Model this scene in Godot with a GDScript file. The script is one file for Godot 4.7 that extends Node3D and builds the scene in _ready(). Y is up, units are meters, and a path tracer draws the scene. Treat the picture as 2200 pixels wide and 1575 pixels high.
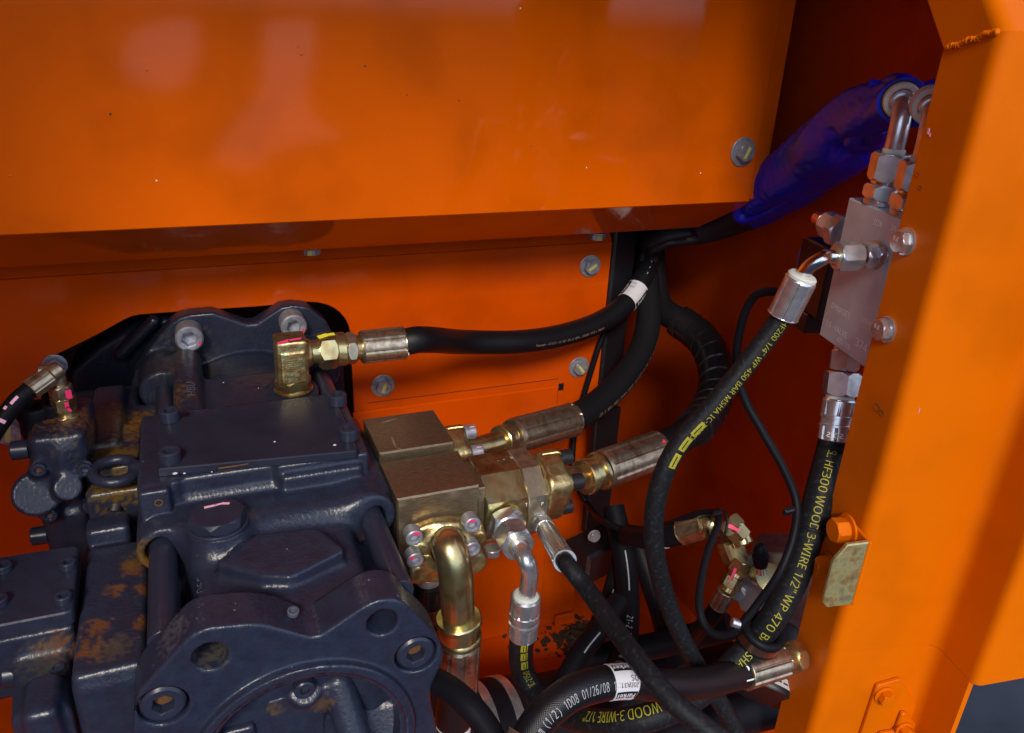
extends Node3D
# Units are metres, y is up; the camera's eye is the origin. x runs to the right along the machine, z towards the viewer.

const RIGHT := Vector3(0.92822, 0.04735, 0.36898)
const UP := Vector3(0.11038, 0.91221, -0.39459)
const BACK := Vector3(-0.35527, 0.40701, 0.84151)
const ZU := -0.785     # upper cover
const ZW := -0.95      # lower bulkhead
const XR := 0.742       # right side sheet
const YF := -0.948     # bay floor

var cam_basis: Basis
var M := {}
var rng := RandomNumberGenerator.new()
var noise := FastNoiseLite.new()

# ---------------------------------------------------------------- sight lines: where the line of sight through a photo point meets a real plane
func ray(u: float, v: float) -> Vector3:
	return cam_basis * Vector3((u - 1100.0) / 1721.0, -(v - 787.5) / 1721.0, -1.0)

func PZ(u: float, v: float, z: float) -> Vector3:
	var r := ray(u, v)
	return r * (z / r.z)

func PY(u: float, v: float, y: float) -> Vector3:
	var r := ray(u, v)
	return r * (y / r.y)

func PX(u: float, v: float, x: float) -> Vector3:
	var r := ray(u, v)
	return r * (x / r.x)

func PD(u: float, v: float, d: float) -> Vector3:
	return ray(u, v) * d

func PN(u: float, v: float, n: Vector3, k: float) -> Vector3:
	var r := ray(u, v)
	return r * (k / n.dot(r))

# ---------------------------------------------------------------- mesh builder: closed shapes, turned outwards, smoothed by angle
class MB:
	var v := PackedVector3Array()
	var uv := PackedVector2Array()
	var t := PackedInt32Array()
	var col := PackedColorArray()
	var mark := 0
	func add(p: Vector3, q := Vector2.ZERO) -> int:
		v.append(p)
		uv.append(q)
		return v.size() - 1
	func tri(a: int, b: int, c: int) -> void:
		t.append(a); t.append(b); t.append(c)
	func quad(a: int, b: int, c: int, d: int) -> void:
		tri(a, b, c); tri(a, c, d)
	# turn the shape begun at «mark» outwards
	func close() -> void:
		var vol := 0.0
		var o: Vector3 = v[t[mark]] if t.size() > mark else Vector3.ZERO
		for i in range(mark, t.size(), 3):
			vol += (v[t[i]] - o).dot((v[t[i + 1]] - o).cross(v[t[i + 2]] - o))
		if vol < 0.0:
			for i in range(mark, t.size(), 3):
				var s := t[i + 1]
				t[i + 1] = t[i + 2]
				t[i + 2] = s
		mark = t.size()
	func mesh(origin: Vector3, deg := 38.0) -> ArrayMesh:
		var fn := PackedVector3Array()
		var at := {}
		for i in range(0, t.size(), 3):
			var n := (v[t[i + 1]] - v[t[i]]).cross(v[t[i + 2]] - v[t[i]])
			fn.append(n)
			for k in 3:
				var key := Vector3i((v[t[i + k]] * 50000.0).round())
				if at.has(key):
					at[key].append(i / 3)
				else:
					at[key] = [i / 3]
		var ov := PackedVector3Array()
		var on := PackedVector3Array()
		var ou := PackedVector2Array()
		var oc := PackedColorArray()
		var lim := cos(deg_to_rad(deg))
		for i in range(0, t.size(), 3):
			var f := i / 3
			var n0 := fn[f].normalized()
			if n0 == Vector3.ZERO:
				continue
			for k in [0, 2, 1]:
				var p := v[t[i + k]]
				var n := Vector3.ZERO
				for g in at[Vector3i((p * 50000.0).round())]:
					if fn[g].normalized().dot(n0) > lim:
						n += fn[g]
				ov.append(p - origin)
				on.append(n.normalized() if n.length_squared() > 0.0 else n0)
				ou.append(uv[t[i + k]])
				if col.size():
					oc.append(col[t[i + k]])
		var a := []
		a.resize(Mesh.ARRAY_MAX)
		a[Mesh.ARRAY_VERTEX] = ov
		a[Mesh.ARRAY_NORMAL] = on
		a[Mesh.ARRAY_TEX_UV] = ou
		if oc.size():
			a[Mesh.ARRAY_COLOR] = oc
		var m := ArrayMesh.new()
		if ov.size():
			m.add_surface_from_arrays(Mesh.PRIMITIVE_TRIANGLES, a)
		return m

func side_of(axis: Vector3) -> Vector3:
	var r := Vector3.UP if absf(axis.y) < 0.8 else Vector3.BACK
	return axis.cross(r).normalized()

# rings of [along, radius, shape, drop]: shape 0 round, 1 hexagonal (radius to the corner); drop rounds a hexagon's corners off
func lathe(m: MB, o: Vector3, axis: Vector3, prof: Array, n := 36, turn := 0.0) -> void:
	axis = axis.normalized()
	var a := side_of(axis)
	var b := axis.cross(a)
	var prev := -1
	var first := m.add(o + axis * prof[0][0])
	for j in prof.size():
		var p: Array = prof[j]
		var start := m.v.size()
		for i in n + 1:
			var th := TAU * i / n
			var r: float = p[1]
			var d: float = p[0]
			if p.size() > 2 and p[2] == 1:
				var f := fposmod(th, TAU / 6.0) - TAU / 12.0
				var rr := r * 0.8660254 / cos(f)
				if p.size() > 3:
					d -= p[3] * (rr - r * 0.866) / (r * 0.134)
				r = rr
			if p.size() > 2 and p[2] == 2:
				var g := fposmod(th, TAU / 8.0) / (TAU / 8.0)
				r *= 1.0 - 0.07 * exp(-pow(minf(g, 1.0 - g) * 16.0, 2.0)) - 0.012 * pow(absf(g - 0.5) * 2.0, 2.0)
			var c := cos(th + turn)
			var s := sin(th + turn)
			m.add(o + axis * d + (a * c + b * s) * r, Vector2(float(i) / n, p[0] * 10.0))
		if prev >= 0:
			for i in n:
				m.quad(prev + i, prev + i + 1, start + i + 1, start + i)
		else:
			for i in n:
				m.tri(first, start + i + 1, start + i)
		prev = start
	var last := m.add(o + axis * prof[-1][0])
	for i in n:
		m.tri(last, prev + i, prev + i + 1)
	m.close()

func prof_cyl(r: float, d0: float, d1: float, c := 0.0008) -> Array:
	return [[d0, r - c], [d0 + c, r], [d1 - c, r], [d1, r - c]]

func prof_hex(r: float, d0: float, d1: float, c := 0.0022) -> Array:
	return [[d0, r * 0.84], [d0, r * 0.88], [d0 + c, r, 1, -c], [d1 - c, r, 1, c], [d1, r * 0.88], [d1, r * 0.6]]

func hexnut(m: MB, o: Vector3, axis: Vector3, r: float, d0: float, d1: float, turn := 0.0, c := 0.0) -> void:
	if c == 0.0:
		c = r * 0.13
	lathe(m, o, axis, [[d0, r * 0.85], [d0, r * 0.868], [d0 + 0.0002, r, 1, -c], [d1 - 0.0002, r, 1, c], [d1, r * 0.866], [d1, r * 0.8]], 36, turn)

func cyl(m: MB, a: Vector3, b: Vector3, r: float, c := 0.0008, n := 32) -> void:
	lathe(m, a, b - a, prof_cyl(r, 0.0, (b - a).length(), c), n)

# polygon in a plane, pushed «deep» along ux x uy, its edges bevelled
func prism(m: MB, o: Vector3, ux: Vector3, uy: Vector3, poly: PackedVector2Array, deep: float, bev := 0.001) -> void:
	var n := ux.cross(uy).normalized()
	if Geometry2D.is_polygon_clockwise(poly):
		poly = poly.duplicate()
		poly.reverse()
	var k := poly.size()
	var inn := PackedVector2Array()
	for i in k:
		var e0 := (poly[i] - poly[(i + k - 1) % k]).normalized()
		var e1 := (poly[(i + 1) % k] - poly[i]).normalized()
		var n0 := Vector2(-e0.y, e0.x)
		var n1 := Vector2(-e1.y, e1.x)
		var h := n0 + n1
		inn.append(poly[i] + h * (bev / maxf(0.3, 0.5 * h.length_squared())))
	var s := 1.0 if deep > 0.0 else -1.0
	var rings := [[inn, 0.0], [poly, bev * s], [poly, deep - bev * s], [inn, deep]]
	if bev <= 0.0:
		rings = [[poly, 0.0], [poly, deep]]
	var prev := -1
	var base := m.v.size()
	for r in rings:
		var st := m.v.size()
		for q in r[0]:
			m.add(o + ux * q.x + uy * q.y + n * r[1], q * 10.0)
		if prev >= 0:
			for i in k:
				m.quad(prev + i, prev + (i + 1) % k, st + (i + 1) % k, st + i)
		prev = st
	var ts := Geometry2D.triangulate_polygon(poly)
	if ts.is_empty():
		push_warning("polygon not cut up")
	for i in range(0, ts.size(), 3):
		m.tri(base + ts[i], base + ts[i + 2], base + ts[i + 1])
		m.tri(prev + ts[i], prev + ts[i + 1], prev + ts[i + 2])
	m.close()

func rounded(pts: Array, r: float, seg := 4) -> PackedVector2Array:
	var out := PackedVector2Array()
	var k := pts.size()
	for i in k:
		var p: Vector2 = pts[i]
		var a: Vector2 = pts[(i + k - 1) % k]
		var b: Vector2 = pts[(i + 1) % k]
		var q := minf(r, 0.45 * minf(p.distance_to(a), p.distance_to(b)))
		var s := p + (a - p).normalized() * q
		var e := p + (b - p).normalized() * q
		for j in seg + 1:
			var t := float(j) / seg
			out.append(s.lerp(p, t).lerp(p.lerp(e, t), t))
	return out

func block(m: MB, lo: Vector3, hi: Vector3, bev := 0.001) -> void:
	var s := hi - lo
	prism(m, lo, Vector3.RIGHT, Vector3.UP, PackedVector2Array([Vector2.ZERO, Vector2(s.x, 0), Vector2(s.x, s.y), Vector2(0, s.y)]), s.z, bev)

func obox(m: MB, c: Vector3, bs: Basis, s: Vector3, bev := 0.001) -> void:
	prism(m, c - bs.x * s.x / 2 - bs.y * s.y / 2 - bs.z * s.z / 2, bs.x, bs.y, PackedVector2Array([Vector2.ZERO, Vector2(s.x, 0), Vector2(s.x, s.y), Vector2(0, s.y)]), s.z, bev)

# ---------------------------------------------------------------- a path through points, with a frame that does not twist
class Path:
	var p := PackedVector3Array()
	var t := PackedVector3Array()
	var n := PackedVector3Array()
	var s := PackedFloat32Array()
	func length() -> float:
		return s[-1]
	func at(d: float) -> Array:
		var i := clampi(s.bsearch(d) - 1, 0, p.size() - 2)
		var f := (d - s[i]) / maxf(1e-6, s[i + 1] - s[i])
		return [p[i].lerp(p[i + 1], f), t[i].lerp(t[i + 1], clampf(f, 0, 1)).normalized(), n[i].lerp(n[i + 1], clampf(f, 0, 1)).normalized()]
	func face(d: float, towards: Vector3) -> float:      # the angle round the path that looks towards a point
		var f := at(d)
		var w: Vector3 = towards - f[0]
		return atan2(w.dot(f[1].cross(f[2])), w.dot(f[2]))

func path(pts: Array, step := 0.004) -> Path:
	var c := Curve3D.new()
	c.bake_interval = step
	for i in pts.size():
		var a: Vector3 = pts[maxi(i - 1, 0)]
		var b: Vector3 = pts[mini(i + 1, pts.size() - 1)]
		var d := (b - a).normalized()
		var l0: float = pts[i].distance_to(a) / 3.0
		var l1: float = pts[i].distance_to(b) / 3.0
		c.add_point(pts[i], -d * l0, d * l1)
	var r := Path.new()
	r.p = c.get_baked_points()
	var k := r.p.size()
	var along := 0.0
	for i in k:
		r.t.append((r.p[mini(i + 1, k - 1)] - r.p[maxi(i - 1, 0)]).normalized())
		if i:
			along += r.p[i].distance_to(r.p[i - 1])
		r.s.append(along)
		var w := side_of(r.t[0]) if i == 0 else r.n[i - 1]
		r.n.append((w - r.t[i] * w.dot(r.t[i])).normalized())
	return r

func tube(m: MB, q: Path, radius, sides := 20, d0 := 0.0, d1 := -1.0) -> void:
	if d1 < 0.0:
		d1 = q.length()
	var k := q.p.size()
	var prev := -1
	var firsts := -1
	for i in k:
		if q.s[i] < d0 or q.s[i] > d1 + 0.0001:
			continue
		var st := m.v.size()
		var b := q.t[i].cross(q.n[i])
		for j in sides + 1:
			var th := TAU * j / sides
			var r: float = radius if radius is float else radius.call(q.s[i], th)
			m.add(q.p[i] + (q.n[i] * cos(th) + b * sin(th)) * r, Vector2(float(j) / sides, q.s[i]))
		if prev >= 0:
			for j in sides:
				m.quad(prev + j, prev + j + 1, st + j + 1, st + j)
		else:
			firsts = st
		prev = st
	for e in [firsts, prev]:
		var c := Vector3.ZERO
		for j in sides:
			c += m.v[e + j] / sides
		var ci := m.add(c)
		for j in sides:
			if e == firsts:
				m.tri(ci, e + j + 1, e + j)
			else:
				m.tri(ci, e + j, e + j + 1)
	m.close()

# closed cross-sections joined one after another
func loft(m: MB, rings: Array, caps := true) -> void:
	var prev := -1
	var base := m.v.size()
	var k: int = rings[0].size()
	for r in rings:
		var st := m.v.size()
		for p in r:
			m.add(p, Vector2(p.x, p.y))
		if prev >= 0:
			for i in k:
				m.quad(prev + i, prev + (i + 1) % k, st + (i + 1) % k, st + i)
		prev = st
	if caps:
		for e in [[base, rings[0]], [prev, rings[-1]]]:
			var c := Vector3.ZERO
			for p in e[1]:
				c += p / k
			# strip cap between the two halves of the ring
			for i in k / 2 - 1:
				var q := [e[0] + i, e[0] + i + 1, e[0] + k - 2 - i, e[0] + k - 1 - i]
				if e[0] == base:
					m.quad(q[0], q[3], q[2], q[1])
				else:
					m.quad(q[0], q[1], q[2], q[3])
	m.close()

# ---------------------------------------------------------------- lettering: the outlines of the letters laid on a surface
func letters(m: MB, text: String, height: float, place: Callable, font := "Droid Sans", bold := false) -> float:
	var f := SystemFont.new()
	f.font_names = PackedStringArray([font])
	if bold:
		f.font_weight = 700
	var tm := TextMesh.new()
	tm.font = f
	tm.text = text
	tm.font_size = 48
	tm.pixel_size = 0.01
	tm.depth = 0.0
	tm.curve_step = 2.0
	tm.horizontal_alignment = HORIZONTAL_ALIGNMENT_LEFT
	tm.vertical_alignment = VERTICAL_ALIGNMENT_CENTER
	if tm.get_surface_count() == 0:
		return 0.0
	var a := tm.surface_get_arrays(0)
	var vs: PackedVector3Array = a[Mesh.ARRAY_VERTEX]
	var ix: PackedInt32Array = a[Mesh.ARRAY_INDEX]
	var k := height / 0.36
	var w := 0.0
	for p in vs:
		w = maxf(w, p.x * k)
	var work := []
	for i in range(0, ix.size(), 3):
		work.append([Vector2(vs[ix[i]].x, vs[ix[i]].y) * k, Vector2(vs[ix[i + 2]].x, vs[ix[i + 2]].y) * k, Vector2(vs[ix[i + 1]].x, vs[ix[i + 1]].y) * k])
	var lim := maxf(height * 0.2, 0.0012)
	while work.size():
		var q: Array = work.pop_back()
		var e := [q[0].distance_to(q[1]), q[1].distance_to(q[2]), q[2].distance_to(q[0])]
		var j := 0 if e[0] >= e[1] and e[0] >= e[2] else (1 if e[1] >= e[2] else 2)
		if e[j] > lim:
			var a0: Vector2 = q[j]
			var b0: Vector2 = q[(j + 1) % 3]
			var c0: Vector2 = q[(j + 2) % 3]
			var h0 := (a0 + b0) / 2.0
			work.append([a0, h0, c0])
			work.append([h0, b0, c0])
			continue
		var st := m.v.size()
		for p in q:
			m.add(place.call(p.x, p.y))
		m.tri(st, st + 1, st + 2)
	m.mark = m.t.size()
	return w

# place() for letters that run along a hose: «way» 1 or -1 along the path, «ang» the side of the hose they stand on
func on_hose(q: Path, d: float, ang: float, r: float, way := 1.0, flip := -1.0) -> Callable:
	return func(x: float, y: float) -> Vector3:
		var f := q.at(clampf(d + way * x, 0.0, q.length()))
		var th := ang + flip * way * y / r
		return f[0] + (f[2] * cos(th) + f[1].cross(f[2]) * sin(th)) * (r + 0.00035)

func on_line(q: Path, d: float, a0: float, d1: float, a1: float, r: float, way := 1.0, thin := 1.0) -> Callable:
	var turn := wrapf(a1 - a0, -PI, PI)
	return func(x: float, y: float) -> Vector3:
		var at := clampf(d + way * x * thin, 0.0, q.length())
		var f := q.at(at)
		var th := a0 + turn * clampf((at - d) / (d1 - d), 0.0, 1.3) - way * y / r
		return f[0] + (f[2] * cos(th) + f[1].cross(f[2]) * sin(th)) * (r + 0.00035)

# place() for letters round a hose: they read across it
func round_hose(q: Path, d: float, ang: float, r: float, way := 1.0) -> Callable:
	return func(x: float, y: float) -> Vector3:
		var f := q.at(clampf(d + way * y, 0.0, q.length()))
		var th := ang + way * x / r
		return f[0] + (f[2] * cos(th) + f[1].cross(f[2]) * sin(th)) * (r + 0.0002)

func on_plane(o: Vector3, ux: Vector3, uy: Vector3) -> Callable:
	return func(x: float, y: float) -> Vector3:
		return o + ux * x + uy * y

# ---------------------------------------------------------------- things and parts
var taken := {}
var mouth := Vector3.ZERO          # where the blue sleeve is tied to the riser tube
var mouth_dir := Vector3.FORWARD
func numbered(parent: Node, called: String) -> String:
	var key := str(parent.get_instance_id()) + called
	taken[key] = taken.get(key, -1) + 1
	return called if taken[key] == 0 else "%s_%03d" % [called, taken[key]]

func tag(o: Node3D, label: String, category := "", group := "", kind := "") -> void:
	if label: o.set_meta("label", label)
	if category: o.set_meta("category", category)
	if group: o.set_meta("group", group)
	if kind: o.set_meta("kind", kind)

func thing(called: String, at: Vector3, label: String, category: String, group := "") -> Node3D:
	var o := Node3D.new()
	o.name = numbered(self, called)
	add_child(o)
	o.position = at
	tag(o, label, category, group)
	return o

func origin_of(n: Node) -> Vector3:
	var p := Vector3.ZERO
	while n != self and n is Node3D:
		p += n.position
		n = n.get_parent()
	return p

func obj(called: String, m, mat: Material, parent: Node = self, deg := 38.0) -> MeshInstance3D:
	var o := MeshInstance3D.new()
	o.name = numbered(parent, called)
	parent.add_child(o)
	o.mesh = m.mesh(origin_of(parent), deg) if m is MB else m
	o.material_override = mat
	return o

# ---------------------------------------------------------------- castings: rounded solids blended together, meshed as surface nets
class Solid:
	var kind := 0          # 0 box, 1 cylinder, 2 capsule, 3 extruded outline, 4 ring
	var inv: Transform3D
	var half: Vector3
	var r := 0.0
	var r2 := 0.0
	var cut := false
	var k := 0.0
	var pts: PackedVector2Array
	var lo: Vector2
	var hi: Vector2
	func dist(w: Vector3) -> float:
		var p := inv * w
		if kind == 0:
			var q := p.abs() - half
			return q.max(Vector3.ZERO).length() + minf(maxf(q.x, maxf(q.y, q.z)), 0.0) - r
		if kind == 1:
			var a := Vector2(p.x, p.z).length() - half.x
			var b := absf(p.y) - half.y
			return Vector2(maxf(a, 0.0), maxf(b, 0.0)).length() + minf(maxf(a, b), 0.0) - r
		if kind == 2:
			var h := clampf(p.y / half.y, 0.0, 1.0)
			return (p - Vector3(0, h * half.y, 0)).length() - lerpf(r, r2, h)
		if kind == 4:
			return Vector2(Vector2(p.x, p.z).length() - half.x, p.y).length() - r
		var q2 := Vector2(p.x, p.y)
		var d := 1e9
		var s := 1.0
		var n := pts.size()
		var j := n - 1
		for i in n:
			var e := pts[j] - pts[i]
			var g := q2 - pts[i]
			var c := g - e * clampf(g.dot(e) / e.length_squared(), 0.0, 1.0)
			d = minf(d, c.length_squared())
			var c1 := q2.y >= pts[i].y
			var c2 := q2.y < pts[j].y
			var c3 := e.x * g.y > e.y * g.x
			if (c1 and c2 and c3) or not (c1 or c2 or c3):
				s = -s
			j = i
		d = s * sqrt(d) + r
		var dz := absf(p.z) - half.z
		return Vector2(maxf(d, 0.0), maxf(dz, 0.0)).length() + minf(maxf(d, dz), 0.0) - r

class Cast:
	var ops: Array[Solid] = []
	var stains := []       # [centre, radius, colour, strength]
	var base := Color(1, 1, 1)
	func _put(s: Solid, k: float, cut: bool) -> void:
		s.k = k
		s.cut = cut
		ops.append(s)
	func box(lo: Vector3, hi: Vector3, r := 0.003, k := 0.0, cut := false, turn := Basis()) -> void:
		var s := Solid.new()
		var c := (lo + hi) / 2
		s.inv = Transform3D(turn, c).affine_inverse()
		s.half = ((hi - lo).abs() / 2 - Vector3.ONE * r).max(Vector3.ONE * 0.0001)
		s.r = r
		_put(s, k, cut)
	func cyl(a: Vector3, b: Vector3, rad: float, r := 0.002, k := 0.0, cut := false) -> void:
		var s := Solid.new()
		s.kind = 1
		var y := (b - a).normalized()
		var x := y.cross(Vector3.UP if absf(y.y) < 0.9 else Vector3.RIGHT).normalized()
		s.inv = Transform3D(Basis(x, y, x.cross(y)), (a + b) / 2).affine_inverse()
		s.half = Vector3(rad - r, (b - a).length() / 2 - r, 0)
		s.r = r
		_put(s, k, cut)
	func capsule(a: Vector3, b: Vector3, ra: float, rb: float, k := 0.0, cut := false) -> void:
		var s := Solid.new()
		s.kind = 2
		var y := (b - a).normalized()
		var x := y.cross(Vector3.UP if absf(y.y) < 0.9 else Vector3.RIGHT).normalized()
		s.inv = Transform3D(Basis(x, y, x.cross(y)), a).affine_inverse()
		s.half = Vector3(0, (b - a).length(), 0)
		s.r = ra
		s.r2 = rb
		_put(s, k, cut)
	func ring(c: Vector3, axis: Vector3, big: float, r: float, k := 0.0) -> void:
		var s := Solid.new()
		s.kind = 4
		var y := axis.normalized()
		var x := y.cross(Vector3.UP if absf(y.y) < 0.9 else Vector3.RIGHT).normalized()
		s.inv = Transform3D(Basis(x, y, x.cross(y)), c).affine_inverse()
		s.half = Vector3(big, 0, 0)
		s.r = r
		_put(s, k, false)
	# outline in the plane of x and y of «frame», from z0 to z1 of it
	func outline(frame: Transform3D, poly: PackedVector2Array, z0: float, z1: float, r := 0.003, k := 0.0, cut := false) -> void:
		var s := Solid.new()
		s.kind = 3
		s.inv = frame.translated_local(Vector3(0, 0, (z0 + z1) / 2)).affine_inverse()
		s.half = Vector3(0, 0, absf(z1 - z0) / 2 - r)
		s.r = r
		s.pts = poly
		_put(s, k, cut)
	func value(p: Vector3, list: Array) -> float:
		var d := 1.0
		for o: Solid in list:
			var e := o.dist(p)
			if o.cut:
				e = -e
				if o.k > 0.0:
					var h := maxf(o.k - absf(d - e), 0.0) / o.k
					d = maxf(d, e) + h * h * o.k * 0.25
				else:
					d = maxf(d, e)
			elif o.k > 0.0:
				var h := maxf(o.k - absf(d - e), 0.0) / o.k
				d = minf(d, e) - h * h * o.k * 0.25
			else:
				d = minf(d, e)
		return d
	func mesh(lo: Vector3, hi: Vector3, cell: float, origin: Vector3, grain: FastNoiseLite) -> ArrayMesh:
		var B := 8
		var nb := Vector3i(((hi - lo) / (cell * B)).ceil())
		var N := nb * B + Vector3i.ONE
		var val := PackedFloat32Array()
		val.resize(N.x * N.y * N.z)
		val.fill(1.0)
		var idx := PackedInt32Array()
		idx.resize(N.x * N.y * N.z)
		idx.fill(-1)
		var R := cell * B * 0.5 * 1.7321
		var sx := 1
		var sy := N.x
		var sz := N.x * N.y
		var active := []
		for bz in nb.z:
			for by in nb.y:
				for bx in nb.x:
					var c := lo + Vector3(bx + 0.5, by + 0.5, bz + 0.5) * cell * B
					var near := []
					var best := 1e9
					for o in ops:
						if not o.cut:
							best = minf(best, o.dist(c))
					if best > R + 0.012:
						continue
					for o in ops:
						var e := o.dist(c)
						if o.cut and e < R + o.k + 0.002 or not o.cut and e < maxf(best, -R) + 2.0 * R + o.k:
							near.append(o)
					var mid := value(c, near)
					if absf(mid) > R + 0.006 and mid > 0.0:
						continue
					if mid < -R - 0.006:
						# wholly inside
						for z in B + 1:
							for y in B + 1:
								for x in B + 1:
									val[(bx * B + x) * sx + (by * B + y) * sy + (bz * B + z) * sz] = -1.0
						continue
					active.append([Vector3i(bx, by, bz) * B, near])
		for a in active:
			var b: Vector3i = a[0]
			for z in B + 1:
				for y in B + 1:
					var row := (b.y + y) * sy + (b.z + z) * sz
					for x in B + 1:
						val[row + b.x + x] = value(lo + Vector3(b.x + x, b.y + y, b.z + z) * cell, a[1])
		var P := PackedVector3Array()
		var Nn := PackedVector3Array()
		var C := PackedColorArray()
		var corner := [0, sx, sy, sx + sy, sz, sx + sz, sy + sz, sx + sy + sz]
		var off := [Vector3(0, 0, 0), Vector3(1, 0, 0), Vector3(0, 1, 0), Vector3(1, 1, 0), Vector3(0, 0, 1), Vector3(1, 0, 1), Vector3(0, 1, 1), Vector3(1, 1, 1)]
		var edges := [[0, 1], [2, 3], [4, 5], [6, 7], [0, 2], [1, 3], [4, 6], [5, 7], [0, 4], [1, 5], [2, 6], [3, 7]]
		var cells := PackedInt32Array()
		var h := cell * 0.4
		for a in active:
			var b: Vector3i = a[0]
			for z in B:
				for y in B:
					for x in B:
						var i0 := (b.x + x) + (b.y + y) * sy + (b.z + z) * sz
						var s0 := val[i0] < 0.0
						var mixed := false
						for k in 8:
							if (val[i0 + corner[k]] < 0.0) != s0:
								mixed = true
								break
						if not mixed:
							continue
						var sum := Vector3.ZERO
						var cnt := 0
						for e in edges:
							var va := val[i0 + corner[e[0]]]
							var vb := val[i0 + corner[e[1]]]
							if (va < 0.0) != (vb < 0.0):
								sum += off[e[0]].lerp(off[e[1]], va / (va - vb))
								cnt += 1
						var p := lo + (Vector3(b.x + x, b.y + y, b.z + z) + sum / cnt) * cell
						var near: Array = a[1]
						var n := Vector3.ZERO
						for it in 2:
							var e1 := value(p + Vector3(h, -h, -h), near)
							var e2 := value(p + Vector3(-h, -h, h), near)
							var e3 := value(p + Vector3(-h, h, -h), near)
							var e4 := value(p + Vector3(h, h, h), near)
							n = (Vector3(1, -1, -1) * e1 + Vector3(-1, -1, 1) * e2 + Vector3(-1, 1, -1) * e3 + Vector3(1, 1, 1) * e4).normalized()
							if it == 0:
								var dd := clampf(value(p, near), -cell * 0.5, cell * 0.5)
								p -= n * dd
						var col := base
						var g := grain.get_noise_3dv(p * 60.0) * 0.5 + 0.5
						for s in stains:
							var q: float = 1.0 - p.distance_to(s[0]) / s[1]
							if q > 0.0:
								var amt: float = smoothstep(0.0, 0.5, q * 1.1 + (grain.get_noise_3dv(p * 160.0) * 0.9 + grain.get_noise_3dv(p * 420.0) * 0.5) - 0.15) * s[3]
								col = col.lerp(s[2], clampf(amt, 0.0, 1.0))
						idx[i0] = P.size()
						P.append(p - origin)
						Nn.append(n)
						C.append(col * (0.86 + 0.28 * g))
						cells.append(i0)
		var T := PackedInt32Array()
		for i0 in cells:
			var s0 := val[i0] < 0.0
			for ax in 3:
				var st: int = [sx, sy, sz][ax]
				if (val[i0 + st] < 0.0) == s0:
					continue
				var u: int = [sy, sz, sx][ax]
				var w: int = [sz, sx, sy][ax]
				if i0 - u - w < 0:
					continue
				var q := [idx[i0], idx[i0 - u], idx[i0 - u - w], idx[i0 - w]]
				if q.min() < 0:
					continue
				if s0:
					T.append_array([q[0], q[2], q[1], q[0], q[3], q[2]])
				else:
					T.append_array([q[0], q[1], q[2], q[0], q[2], q[3]])
		for c in C.size():
			C[c].a = 1.0
		var arr := []
		arr.resize(Mesh.ARRAY_MAX)
		arr[Mesh.ARRAY_VERTEX] = P
		arr[Mesh.ARRAY_NORMAL] = Nn
		arr[Mesh.ARRAY_COLOR] = C
		arr[Mesh.ARRAY_INDEX] = T
		var m := ArrayMesh.new()
		m.add_surface_from_arrays(Mesh.PRIMITIVE_TRIANGLES, arr)
		return m

func cast_obj(called: String, c: Cast, lo: Vector3, hi: Vector3, cell: float, mat: Material, parent: Node) -> MeshInstance3D:
	return obj(called, c.mesh(lo, hi, cell, origin_of(parent), noise), mat, parent)

# ---------------------------------------------------------------- materials
func noise_tex(freq: float, octaves: int, normal := 0.0, ramp: Gradient = null, kind := FastNoiseLite.TYPE_SIMPLEX_SMOOTH, size := 512) -> NoiseTexture2D:
	var n := FastNoiseLite.new()
	n.noise_type = kind
	n.frequency = freq
	n.fractal_octaves = octaves
	n.seed = 7 + M.size()
	var t := NoiseTexture2D.new()
	t.width = size
	t.height = size
	t.seamless = true
	t.noise = n
	if normal > 0.0:
		t.as_normal_map = true
		t.bump_strength = normal
	if ramp:
		t.color_ramp = ramp
	return t

func grad(stops: Array) -> Gradient:
	var g := Gradient.new()
	var o := PackedFloat32Array()
	var c := PackedColorArray()
	for s in stops:
		o.append(s[0])
		c.append(s[1])
	g.offsets = o
	g.colors = c
	return g

func L(r: float, g: float, b: float) -> Color:
	return Color(r, g, b).linear_to_srgb()

func mat(called: String, c: Color, rough: float, metal := 0.0, opt := {}) -> StandardMaterial3D:
	var m := StandardMaterial3D.new()
	m.resource_name = called
	m.albedo_color = c
	m.roughness = rough
	m.metallic = metal
	var s: float = opt.get("scale", 8.0)
	if opt.has("tex"):
		m.albedo_texture = opt.tex
	if opt.has("nrm"):
		m.normal_enabled = true
		m.normal_texture = opt.nrm
		m.normal_scale = opt.get("ns", 0.4)
	if opt.has("rgh"):
		m.roughness_texture = opt.rgh
	if not opt.get("uv", false):
		m.uv1_triplanar = true
		m.uv1_world_triplanar = true
		m.uv1_scale = Vector3.ONE * s
	else:
		m.uv1_scale = opt.get("uvs", Vector3.ONE)
	if opt.has("coat"):
		m.clearcoat_enabled = true
		m.clearcoat = opt.coat
		m.clearcoat_roughness = opt.get("coatr", 0.1)
	if opt.has("spec"):
		m.metallic_specular = opt.spec
	m.vertex_color_use_as_albedo = opt.get("vc", false)
	M[called] = m
	return m

func streak_tex(sx: float, sy: float, lo: float, hi: float) -> ImageTexture:
	var n := FastNoiseLite.new()
	n.noise_type = FastNoiseLite.TYPE_SIMPLEX_SMOOTH
	n.frequency = 1.0
	n.fractal_octaves = 3
	n.seed = 31
	var im := Image.create(512, 512, false, Image.FORMAT_RGB8)
	for y in 512:
		for x in 512:
			var a := TAU * x / 512.0
			var g := n.get_noise_3d(cos(a) * sx, sin(a) * sx, y * sy) * 0.5 + 0.5
			var k := lerpf(lo, hi, clampf(g, 0, 1))
			im.set_pixel(x, y, Color(k, k, k))
	return ImageTexture.create_from_image(im)

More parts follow.
